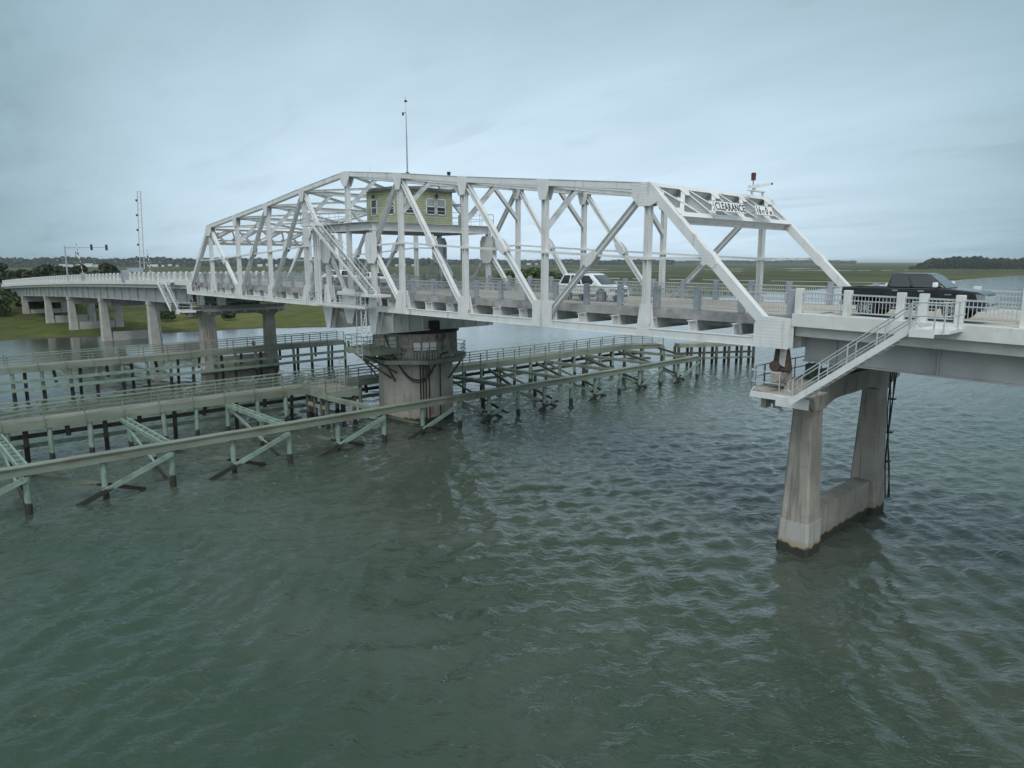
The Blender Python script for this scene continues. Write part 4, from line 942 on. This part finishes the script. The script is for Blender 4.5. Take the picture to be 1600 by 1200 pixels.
# outer timber fender
tf = thing('timber_fender', 'long green timber fender beam on braced piles in front of the pivot pier', 'fender', (6.7, 5, ZW))
jt = [-36.2, -28.8, -24.9, -17.2, -9.4, -1.5, 6.1, 13.0, 20.2, 27.9, 35.2, 42.8]
jt = [-32.6, -24.9, -17.2, -9.4, -1.5, 6.1, 13.0, 20.2, 27.9, 35.2, 42.8]
for a, c in zip(jt[:-1], jt[1:]):
    MB().box((6.5, a, -8.2), (6.92, c, -7.72)).build('beam', M['timber'], tf)
    MB().box((6.42, a, -7.716), (7.02, c, -7.64)).build('cap_board', M['timber'], tf)
for k, y in enumerate(jt):
    MB().cyl((6.7 + rnd.uniform(-.12, .12), y + rnd.uniform(-.12, .12), -12), (6.7, y, -8.28), .21, .18, 10).build('pile', M['copper'], tf)
    if k:
        ym = (jt[k - 1] + y) / 2; MB().cyl((6.55, ym, -12), (6.55, ym, -8.28), .18, .18, 10).build('pile', M['copper'], tf)
        MB().bar((7.05, y - .1, -8.35), (6.95, jt[k - 1] + 2.1, -10.6), .12, .3).build('brace', M['copper'], tf)
        MB().bar((6.3, jt[k - 1] + .3, -8.4), (6.25, y - 1.6, -10.5), .12, .24).build('brace', M['timber'], tf)
    # struts back to the walkway
    if not (-6 < y < 12):
        dy_ = -.25
        for o_ in (-.22, .22): MB().bar((6.5, y + o_, -7.95), (-4.3, y + .2 + o_, -8.05), .12, .28).build('strut', M['copper'] if y < 0 else M['timber'], tf)
        b = MB()
        for j in range(1, 9): b.box((6.3 - j * 1.15, y - .2, -8.02), (6.42 - j * 1.15, y + .25, -7.86))
        b.build('strut_tie', M['copper'] if y < 0 else M['timber'], tf)
        MB().bar((-4.2, y + .1, -8.2), (5.4, y + .1, -10.6), .12, .2).build('brace', M['copper'] if y < 0 else M['timber'], tf)
        MB().cyl((1.2, y + .5, -12), (1.2, y + .5, -8.0), .18, .18, 10).build('pile', M['copper'] if y < 0 else M['dtimber'], tf)
        if y > 0: MB().bar((6.2, y + .2, -8.1), (-3.6, y + 5.5, -7.9), .14, .26).build('brace', M['dtimber'], tf)
MB().bar((6.4, -1.5, -7.95), (-.3, -2.3, -7.85), .5, .3).build('strut', M['timber'], tf)
lr_ = thing('life_ring', 'red and white life ring hung on the far walkway railing', 'life ring', (-32, 5, -6.4))
b = MB(); n = 16
for k in range(n):
    t0, t1 = 2 * math.pi * k / n, 2 * math.pi * (k + 1) / n; b.cyl((-31.9, 5 + .2 * math.cos(t0), -6.4 + .2 * math.sin(t0)), (-31.9, 5 + .2 * math.cos(t1), -6.4 + .2 * math.sin(t1)), .055, .055, 6)
b.build('ring', M['red'], lr_); MB().box((-31.96, 4.75, -6.75), (-31.93, 5.25, -6.1)).build('backing_board', M['white'], lr_)

# ------------------------------------------------------------------ vehicles (x forward, origin on the road)
def arc(cx, cz, r, a0, a1, n=8): return [(cx + r * math.cos(rad(a0 + (a1 - a0) * k / n)), cz + r * math.sin(rad(a0 + (a1 - a0) * k / n))) for k in range(n + 1)]
def shell(outl, hw, mt, name, parent, bev=.05):
    b = MB(); b.prism([(x, -hw, z) for x, z in outl], (0, 2 * hw, 0)); o = b.build(name, mt, parent)
    m_ = o.modifiers.new('bevel', 'BEVEL'); m_.width = bev; m_.segments = 3; m_.limit_method = 'ANGLE'; m_.angle_limit = rad(35)
    o.data.polygons.foreach_set('use_smooth', [True] * len(o.data.polygons)); wn = o.modifiers.new('wn', 'WEIGHTED_NORMAL'); wn.keep_sharp = True
    return o
def greenhouse(bot, top, hb, ht, zb, zt, mt, parent, glassm, pillars, hood=.0):
    """bot/top = (rear x, front x)"""
    b = MB(); vs = [(bot[0], -hb, zb), (bot[1], -hb, zb), (bot[1], hb, zb), (bot[0], hb, zb), (top[0], -ht, zt), (top[1], -ht, zt), (top[1], ht, zt), (top[0], ht, zt)]
    b.add(vs, [(0,3,2,1),(4,5,6,7),(0,1,5,4),(1,2,6,5),(2,3,7,6),(3,0,4,7)])
    o = b.build('cabin', mt, parent); m_ = o.modifiers.new('bevel', 'BEVEL'); m_.width = .15; m_.segments = 5
    o.data.polygons.foreach_set('use_smooth', [True] * 6); o.modifiers.new('wn', 'WEIGHTED_NORMAL')
    def P3(side, u, v_):
        xb = bot[0] + (bot[1] - bot[0]) * u; xt = top[0] + (top[1] - top[0]) * u; x = xb + (xt - xb) * v_; y = (hb + (ht - hb) * v_) * side; return Vector((x, y + side * .006, zb + (zt - zb) * v_))
    for side in (-1, 1):
        for u0, u1 in pillars:
            q = [P3(side, u0, .10), P3(side, u1, .10), P3(side, u1 - (.0), .84), P3(side, u0, .84)]
            MB().prism(q, (0, -side * .02, 0)).build('side_window', glassm, parent)
    def P4(xb, xt, v_, y): x = xb + (xt - xb) * v_; return Vector((x, y, zb + (zt - zb) * v_))
    for xb, xt, sg, gm in ((bot[1], top[1], 1, M['wglass']), (bot[0], top[0], -1, glassm)):
        q = [P4(xb, xt, .08, -hb * .9), P4(xb, xt, .08, hb * .9), P4(xb, xt, .88, ht * .88), P4(xb, xt, .88, -ht * .88)]
        q = [p + Vector((sg * .008, 0, .004)) for p in q]; MB().prism(q, (-sg * .02, 0, 0)).build('windscreen' if sg > 0 else 'rear_window', gm, parent)
def wheel(x, y, r, parent, side, rimm):
    t = MB(); t.cyl((x, y - .12, r), (x, y + .12, r), r, r, 28); o = t.build('wheel', M['tyre'], parent)
    b = MB(); ys = y + side * .125
    b.cyl((x, ys - side * .02, r), (x, ys + side * .004, r), r * .16, r * .16, 14)
    for k in range(10):
        a = 2 * math.pi * k / 10; b.bar((x + r * .12 * math.cos(a), ys, r + r * .12 * math.sin(a)), (x + r * .66 * math.cos(a), ys, r + r * .66 * math.sin(a)), .045, .03, (0, 1, 0))
    n = 24
    for k in range(n):
        a0, a1 = 2 * math.pi * k / n, 2 * math.pi * (k + 1) / n; b.bar((x + r * .66 * math.cos(a0), ys, r + r * .66 * math.sin(a0)), (x + r * .66 * math.cos(a1), ys, r + r * .66 * math.sin(a1)), .03, .04, (0, 1, 0))
    b.build('rim', rimm, o)
def suv(label, loc, L=4.6, Hh=1.70, paint='paintw', name='parked_suv', sedan=False, group=None):
    r = thing(name, label, 'car', loc, wb=False, group=group); s = L / 4.6; hw = .93; wr = .37; p = M[paint]
    fx_, rx = 1.42 * s, -1.38 * s
    b0 = .30
    bl = 1.02 if not sedan else .92
    out_ = [(-2.28 * s, b0 + .1)] + arc(rx, wr, .44, 172, 8) + arc(fx_, wr, .44, 172, 8) + [(2.2 * s, b0 + .02), (2.3 * s, .5), (2.28 * s, .75), (2.12 * s, .98), (1.40 * s, bl + .07), (-2.15 * s, bl + .08), (-2.3 * s, .85)]
    shell(out_, hw, p, 'body', r, .11)
    if sedan: greenhouse((-1.75 * s, 1.15 * s), (-1.0 * s, .35 * s), hw * .93, .62, bl, Hh, p, r, M['autoglass'], ((.12, .46), (.50, .86)))
    else: greenhouse((-2.24 * s, 1.50 * s), (-1.85 * s, .42 * s), hw * .96, .66, bl, Hh, p, r, M['autoglass'], ((.07, .27), (.31, .55), (.59, .88)))
    for x in (rx, fx_):
        for sd_ in (-1, 1): wheel(x, sd_ * (hw - .13), wr, r, sd_, M['galv'])
    b = MB(); b.box((2.20 * s, -.55, .58), (2.31 * s, .55, .80)); b.build('grille', M['dark'], r)
    b = MB(); b.box((2.2 * s, -.6, .32), (2.315 * s, .6, .48)); b.build('bumper_intake', M['dark'], r)
    for sd_ in (-1, 1):
        MB().prism([(2.0 * s, sd_ * .62, .70), (2.295 * s, sd_ * .62, .70), (2.26 * s, sd_ * .62, .86), (1.9 * s, sd_ * .62, .90)], (0, sd_ * .305, 0)).build('headlight', M['chrome'], r)
        MB().bar((.92 * s, sd_ * .98, bl + .12), (1.06 * s, sd_ * 1.12, bl + .12), .2, .14).build('mirror', p, r)
        b = MB(); b.box((-1.0 * s, sd_ * hw - .005, .30), (1.0 * s, sd_ * hw + .012, .40)); b.build('sill', M['dark'], r)
        b = MB()
        for xx in (-.75 * s, .2 * s): b.box((xx, sd_ * (hw + .0), .86), (xx + .2, sd_ * (hw + .03), .90))
        b.build('door_handle', M['galv'], r)
        b = MB()
        for xx in (-.85 * s, .12 * s, .98 * s): b.box((xx - .006, sd_ * (hw + .001), .42), (xx + .006, sd_ * (hw + .003), bl))
        b.build('door_seam', M['dark'], r)
        MB().box((-2.31 * s, sd_ * .62, .78), (-2.2 * s, sd_ * .93, .98)).build('tail_light', M['red'], r)
        if not sedan: MB().bar((-1.5 * s, sd_ * .6, Hh + .03), (.1 * s, sd_ * .6, Hh + .03), .04, .04).build('roof_rail', M['galv'], r)
    return r
zr = 1.0
suv('white sport utility car driving right over the swing span', (23.05, 3.9, zr), 4.7, 1.74, name='sport_utility_car')
s2 = suv('white sedan in the far lane behind the tower stair', (-10.6, 8.5, zr), 4.5, 1.42, name='sedan_car', sedan=True)
s3 = suv('white hatchback left of the orange barrel, behind the tower stair', (-16.8, 8.4, zr), 4.4, 1.6, name='hatchback_car')
for o in (s2, s3): o.rotation_euler = (0, 0, math.pi)
ob = thing('traffic_barrel', 'orange barrel with white bands on the roadway behind the stair', 'barrel', (-12.6, 6.6, zr))
MB().cyl((-12.6, 6.6, 1.0), (-12.6, 6.6, 2.0), .32, .24, 14).build('drum', M['orange'], ob); MB().cyl((-12.6, 6.6, 1.45), (-12.6, 6.6, 1.6), .292, .28, 14).build('band', M['white'], ob)

pk = thing('pickup_truck', 'black crew cab pickup truck driving right on the approach span', 'truck', (42.1, 3.75, 1.02), wb=False)
hw = 1.0; wr = .42; pb = M['paintb']
out_ = [(-2.85, .52)] + arc(-1.78, wr, .52, 172, 8) + arc(1.72, wr, .52, 172, 8) + [(2.72, .42), (2.86, .55), (2.88, .85), (2.80, 1.12), (2.55, 1.24), (1.35, 1.36), (-1.02, 1.34), (-1.02, .80), (-2.75, .80), (-2.85, .80)]
shell(out_, hw, pb, 'body', pk, .06)
for sd_ in (-1, 1):
    b = MB(); b.prism([(-2.88, sd_ * (hw - .004), .70), (-.98, sd_ * (hw - .004), .70), (-.98, sd_ * (hw - .004), 1.33), (-2.88, sd_ * (hw - .004), 1.33)], (0, -sd_ * .11, 0)); o = b.build('bed_side', pb, pk); m_ = o.modifiers.new('b', 'BEVEL'); m_.width = .03; m_.segments = 2
b = MB(); b.box((-2.90, -hw + .05, .66), (-2.78, hw - .05, 1.33)); b.build('tailgate', pb, pk)
greenhouse((-1.02, 1.42), (-.86, .62), hw * .95, .76, 1.32, 1.97, pb, pk, M['autoglass'], ((.05, .42), (.47, .90)))
for x in (-1.78, 1.72):
    for sd_ in (-1, 1): wheel(x, sd_ * (hw - .12), wr, pk, sd_, M['chrome'])
b = MB(); b.box((2.80, -.62, .72), (2.90, .62, 1.06)); b.build('grille', M['chrome'], pk)
b = MB(); b.box((2.74, -.98, .46), (2.95, .98, .66)); b.build('bumper', M['chrome'], pk); MB().box((-3.0, -.95, .5), (-2.86, .95, .68)).build('bumper', M['chrome'], pk)
for sd_ in (-1, 1):
    MB().prism([(2.60, sd_ * .66, .84), (2.885, sd_ * .66, .84), (2.84, sd_ * .66, 1.1), (2.50, sd_ * .66, 1.14)], (0, sd_ * .352, 0)).build('headlight', M['chrome'], pk)
    b = MB(); b.bar((1.02, sd_ * 1.04, 1.50), (1.02, sd_ * 1.26, 1.50), .17, .20); o = b.build('mirror', M['sign'], pk); m_ = o.modifiers.new('b', 'BEVEL'); m_.width = .03; m_.segments = 2
    b = MB()
    for xx in (-.72, .32): b.box((xx, sd_ * hw, 1.20), (xx + .24, sd_ * (hw + .035), 1.245))
    b.build('door_handle', M['chrome'], pk)
    MB().box((1.36, sd_ * hw, 1.08), (1.62, sd_ * (hw + .015), 1.12)).build('badge', M['chrome'], pk)
    b = MB()
    for xx in (-.95, .08, 1.18): b.box((xx - .008, sd_ * (hw + .001), .52), (xx + .008, sd_ * (hw + .004), 1.32))
    b.build('door_seam', M['dark'], pk)
    MB().box((-1.2, sd_ * .86, .38), (1.1, sd_ * 1.02, .46)).build('running_board', M['dark'], pk)
    MB().box((-2.9, sd_ * .84, .88), (-2.86, sd_ * 1.005, 1.25)).build('tail_light', M['red'], pk)

# ------------------------------------------------------------------ gates and signals on the left approach
def zup(x): return zdeck(x) + .16
sp_ = thing('traffic_signal', 'grey mast arm carrying two dark traffic signals over the left approach', 'traffic signal', (-98, -.5, zup(-98)))
XS = -98; YS = -.6
MB().cyl((XS, YS, 0), (XS, YS, 6.35), .14, .10, 10).build('pole', M['galv'], sp_)
MB().cyl((XS, YS, 5.95), (XS, YS + 7.0, 6.1), .08, .05, 8).build('arm', M['galv'], sp_)
for yy_ in (4.3, 6.8):
    MB().box((XS - .15, YS + yy_ - .17, 5.55), (XS + .15, YS + yy_ + .17, 6.6)).build('signal_head', M['ink'], sp_)
bg_ = thing('barrier_gate', 'tall raised lattice barrier gate with small lamps on the left approach', 'barrier gate', (-66, .3, 1))
b = MB(); b.box((-66.6, 0.0, .5), (-65.4, 1.0, 2.2)); b.box((-66.5, .9, 1.9), (-65.6, 2.9, 2.55)); b.build('housing', M['galv'], bg_)
b = MB()
for o_ in (0, .6): b.bar((-66, 2.6 + o_, 2.4), (-66, 3.15 + o_ * .75, 13.9), .10, .10)
for k in range(14):
    t = k / 13; b.bar((-66, 2.6 + .55 * t, 2.4 + 11.5 * t), (-66, 3.2 + .4 * t, 2.4 + 11.5 * t), .05, .05)
b.build('arm', M['steel2'], bg_)
for k in range(5):
    t = .12 + k * .19; MB().box((-66.12, 2.33 + .55 * t, 2.3 + 11.5 * t), (-65.95, 2.55 + .55 * t, 2.6 + 11.5 * t)).build('lamp', M['ink'], bg_)
def gate(x, y, hgt, label, lean):
    g = thing('gate_arm', label, 'gate', (x, y, zup(x))); z = zdeck(x) + .2
    MB().box((x - .35, y - .3, z), (x + .35, y + .3, z + 1.3)).build('housing', M['galv'], g)
    n = 12
    for k in range(n):
        a = k / n; c = (k + 1) / n; MB().bar((x, y + lean * a, z + 1.2 + hgt * a), (x, y + lean * c, z + 1.2 + hgt * c), .08, .10).build('stripe', M['stripe'] if k % 2 else M['white'], g)
    for k in (4, 8): MB().box((x - .1, y + lean * k / n - .2, z + 1.1 + hgt * k / n), (x + .1, y + lean * k / n, z + 1.4 + hgt * k / n)).build('lamp', M['red'], g)
gate(-91, .35, 5.2, 'red and white striped gate arm raised upright beneath the traffic signals', -.6)
gate(-72, 5.8, 3.6, 'short striped gate arm raised upright just right of the tall barrier gate', -.2)

# ------------------------------------------------------------------ vegetation
def leaves(n, rx, ry, rz, size, seed, clumps=14, flat=.0):
    rs = np.random.RandomState(seed)
    c = rs.normal(0, 1, (clumps, 3)); c /= np.linalg.norm(c, axis=1)[:, None]; c *= rs.uniform(.25, .8, (clumps, 1)); cr = rs.uniform(.28, .5, clumps)
    idx = rs.randint(0, clumps, n); d = rs.normal(0, 1, (n, 3)); d /= np.linalg.norm(d, axis=1)[:, None]
    p = c[idx] + d * (cr[idx] * rs.uniform(.55, 1.05, n) ** .6)[:, None]; p[:, 2] = np.maximum(p[:, 2], -.9)
    p = p * np.array([rx, ry, rz]) + np.array([0, 0, rz])
    a = rs.normal(0, 1, (n, 3)); a /= np.linalg.norm(a, axis=1)[:, None]; b_ = np.cross(a, rs.normal(0, 1, (n, 3))); b_ /= np.linalg.norm(b_, axis=1)[:, None]
    s = size * rs.uniform(.6, 1.4, (n, 1)); A = a * s; B = b_ * s * .7
    v = np.stack([p - A, p + B, p + A, p - B], 1).reshape(-1, 3); q = np.arange(4 * n).reshape(n, 4); return v, q
def tree_proto(name, hgt, wd, n, size, seed, mt, trunk_h):
    r = thing(name, 'tree', 'tree', (0, 0, 0), wb=False)
    v, q = leaves(n, wd / 2, wd / 2, (hgt - trunk_h) / 2, size, seed); v[:, 2] += trunk_h
    npmesh('crown', v, q, mt, False, r)
    b = MB(); b.cyl((0, 0, -.5), (0, 0, trunk_h + hgt * .25), .04 * hgt * .6, .02 * hgt * .5, 8)
    for k in range(4):
        a = k * 1.7; b.cyl((0, 0, trunk_h * .8 + k * .3), (math.cos(a) * wd * .28, math.sin(a) * wd * .28, trunk_h + hgt * .3), .016 * hgt * .6, .02, 6)
    b.build('trunk', M['trunk'], r)
    return r
protos = [tree_proto('broadleaf_tree', 10, 11, 4200, .42, 5, M['leaf'], 2.0), tree_proto('broadleaf_tree', 9, 9, 3600, .40, 9, M['leaf2'], 1.2), tree_proto('shrub', 4.5, 6, 1800, .3, 12, M['leaf2'], .2)]
used = [False] * 3
def place(i, x, y, z, s, label, group, rz=None):
    o = protos[i] if not used[i] else ctree(protos[i]); used[i] = True
    o.location = (x, y, z); o.scale = (s, s, s * rnd.uniform(.9, 1.1)); o.rotation_euler = (0, 0, rnd.uniform(0, 6.28) if rz is None else rz); o['label'] = label; o['category'] = 'tree' if i < 2 else 'shrub'; o['group'] = group
    return o
G1 = 'dark trees on the left bank behind the approach bridge'
LB = 'dark green tree on the left bank behind the approach bridge'
for x, y, s in ((-186, 30, 1.0), (-196, 22, 1.15), (-205, 14, 1.2), (-192, 8, 1.1), (-212, 30, 1.2), (-222, 20, 1.25), (-235, 40, 1.3), (-240, 8, 1.25), (-255, 28, 1.3), (-226, 44, 1.15)):
    place(0, x, y, -10.2 if abs(y - 6) > 16 else -8.2, s * .92, LB, G1)
G2 = 'bushes under the left end of the approach bridge'
for x, y, s in ((-158, -4, .75), (-164, -7, .85), (-170, -3, .9), (-166, 3, .8), (-172, 8, .85), (-163, 12, .8), (-160, 19, .8), (-176, -9, 1.0), (-171, 16, .9)):
    place(1, x, y, -9.9, s * .95, 'leafy green bush under the left end of the approach bridge', G2)
G3 = 'low shrubs on the marsh behind the truss'
for k, (u, ds, s) in enumerate(((758, 300, .55), (775, 310, .75), (792, 300, 1.0), (812, 290, 1.25), (828, 295, 1.35), (846, 300, 1.1), (862, 305, .95), (880, 300, .8), (655, 300, .5), (700, 310, .55), (738, 300, .6), (640, 320, .5))):
    az_ = -0.816 + math.atan((u - 800) / 1109); x = 52.9 + math.sin(az_) * ds; y = -31.3 + math.cos(az_) * ds
    place(1, x, y, -9.8, s * .72 + .35, 'dark shrubby tree on the marsh behind the middle of the truss', G3)
for x, y, s in ((-118, 22, .7), (-124, 30, .9), (-130, 24, .8), (-140, 34, 1.0), (-112, 34, .6), (-150, 40, 1.1), (-136, 48, 1.0)):
    place(2, x, y, -9.9, s, 'low green shrub on the grass bank behind the concrete piers', 'low shrubs on the left bank')
# palm
pm_ = thing('palm_tree', 'cabbage palm at the right edge of the dark trees on the left bank', 'palm tree', (-172, 22, -9.9))
px, py = -172, 25.5; MB().cyl((px, py, -10.2), (px, py, -1.4), .3, .24, 10).build('trunk', M['trunk'], pm_)
for tb in range(38):
    a = rnd.uniform(0, 6.28); e = rnd.uniform(-.7, 1.2); L_ = rnd.uniform(2.2, 3.1); b = MB(); pts = []
    for j in range(5):
        t = j / 4; pts.append(Vector((px + math.cos(a) * math.cos(e) * L_ * t, py + math.sin(a) * math.cos(e) * L_ * t, -1.2 + math.sin(e) * L_ * t - 1.3 * t * t)))
    sd_ = Vector((-math.sin(a), math.cos(a), 0))
    for j in range(4):
        for k in range(3):
            p = pts[j].lerp(pts[j + 1], k / 3); f = math.sin(math.pi * (j * 3 + k + 1) / 13)
            for s_ in (-1, 1): q_ = p + sd_ * s_ * .75 * f + Vector((0, 0, -.35 * f)); b.add([p, p + (pts[j + 1] - pts[j]) * .22, q_], [(0, 1, 2)])
    b.build('frond', M['palm'], pm_, fix=False)
# far woods: one mass each
def wood(name, label, spans, size, mt, seed):
    rs = np.random.RandomState(seed); V = []
    for (u0, u1, ds, dh, hgt, n) in spans:
        u = rs.uniform(u0, u1, n); az_ = -0.816 + np.arctan((u - 800) / 1109); d_ = ds + rs.uniform(0, dh, n)
        hh = hgt * (.72 + .07 * np.sin(u * .05 + 2) + .05 * np.sin(u * .17 + 1) + .035 * np.sin(u * .6) + .02 * np.sin(u * 2.3))
        if u1 > 1400: hh = hh * np.clip(.45 + (u - u0) / 40, 0, 1)
        z = -10 + hh * rs.uniform(0, 1, n) ** .7
        p = np.stack([52.9 + np.sin(az_) * d_, -31.3 + np.cos(az_) * d_, z], 1)
        a = rs.normal(0, 1, (n, 3)); a /= np.linalg.norm(a, axis=1)[:, None]; b_ = np.cross(a, rs.normal(0, 1, (n, 3))); b_ /= np.linalg.norm(b_, axis=1)[:, None]
        s = size * rs.uniform(.5, 1.3, (n, 1)) * (ds / 1500); V.append(np.stack([p - a * s, p + b_ * s, p + a * s, p - b_ * s], 1).reshape(-1, 3))
    v = np.concatenate(V); q = np.arange(len(v)).reshape(-1, 4)
    return tag(npmesh(name, v, q, mt, False), label, 'woodland', kind='stuff')
wood('woodland', 'dark belt of trees on the horizon behind the left half of the bridge', ((-160, 700, 1900, 260, 30, 26000), (600, 1050, 2600, 300, 26, 12000), (1000, 1330, 4300, 500, 24, 6000)), 1.5, M['leaf3'], 2)
wood('woodland', 'dark wood on the marsh at the far right edge', ((1424, 1760, 1480, 160, 27, 26000), (1412, 1440, 1400, 60, 12, 500)), 1.5, M['leaf'], 4)
# far houses on the tree line
hp = thing('beach_house', 'house', 'house', (0, 0, 0), wb=False)
MB().box((-7, -5, 0), (7, 5, 6)).build('wall', M['parapet'], hp)
b = MB(); b.prism([(-7.5, -5.6, 6), (-7.5, 5.6, 6), (-7.5, 0, 9)], (15, 0, 0)); b.build('roof', M['land_conc'], hp)
first = True
for k, (u, ds, s, ww) in enumerate(((108, 1750, .9, 1.6), (118, 1760, .9, 1.5), (133, 1740, 1.0, 1.2), (148, 1700, 1.1, 1.6), (158, 1720, .9, 1), (172, 1750, .9, .9), (241, 1760, .8, 1.2), (250, 1740, .9, 1.5), (262, 1750, .7, .8), (273, 1760, .8, 1), (284, 1780, .7, .8), (412, 1720, 1.0, 1.2), (424, 1700, 1.0, 1), (437, 1760, .8, .8), (622, 1800, .8, 1), (634, 1760, .9, 1), (648, 1800, .8, 1), (826, 2400, 1.1, 1.4), (838, 2420, .9, .9))):
    az_ = -0.816 + math.atan((u - 800) / 1109); o = hp if first else ctree(hp); first = False
    o.location = (52.9 + math.sin(az_) * ds, -31.3 + math.cos(az_) * ds, -9.9 + (2 if k % 3 else 3)); s *= .62; o.scale = (s * ww, s, s); o.rotation_euler = (0, 0, -az_ + rnd.uniform(-.5, .5))
    o['label'] = 'tiny white house standing before the distant tree belt'; o['category'] = 'house'; o['group'] = 'white houses before the distant tree belt'
tp = thing('utility_pole', 'thin dark utility pole above the far tree belt at the left', 'pole', (-420, 70, -9.8))
MB().cyl((-420, 70, -10), (-420, 70, 9.2), .22, .16, 8).build('shaft', M['trunk'], tp)
hz = MB().box((-9700, -3400, -14.5), (3300, 9700, 18.6)).build('haze', M['glass'])
hm = bpy.data.materials.new('haze_air'); hm.use_nodes = True; hm.node_tree.nodes.clear()
ho = hm.node_tree.nodes.new('ShaderNodeOutputMaterial'); hv = hm.node_tree.nodes.new('ShaderNodeVolumePrincipled')
hv.inputs['Color'].default_value = (.90, .96, 1.0, 1); hv.inputs['Density'].default_value = 0.0001; hv.inputs['Anisotropy'].default_value = 0.3
hm.node_tree.links.new(hv.outputs[0], ho.inputs['Volume']); hz.data.materials[0] = hm; tag(hz, 'thin pale haze over the marsh and river', 'haze', kind='stuff')
for o in list(bpy.data.objects):
    if '_wb' in o: del o['_wb']
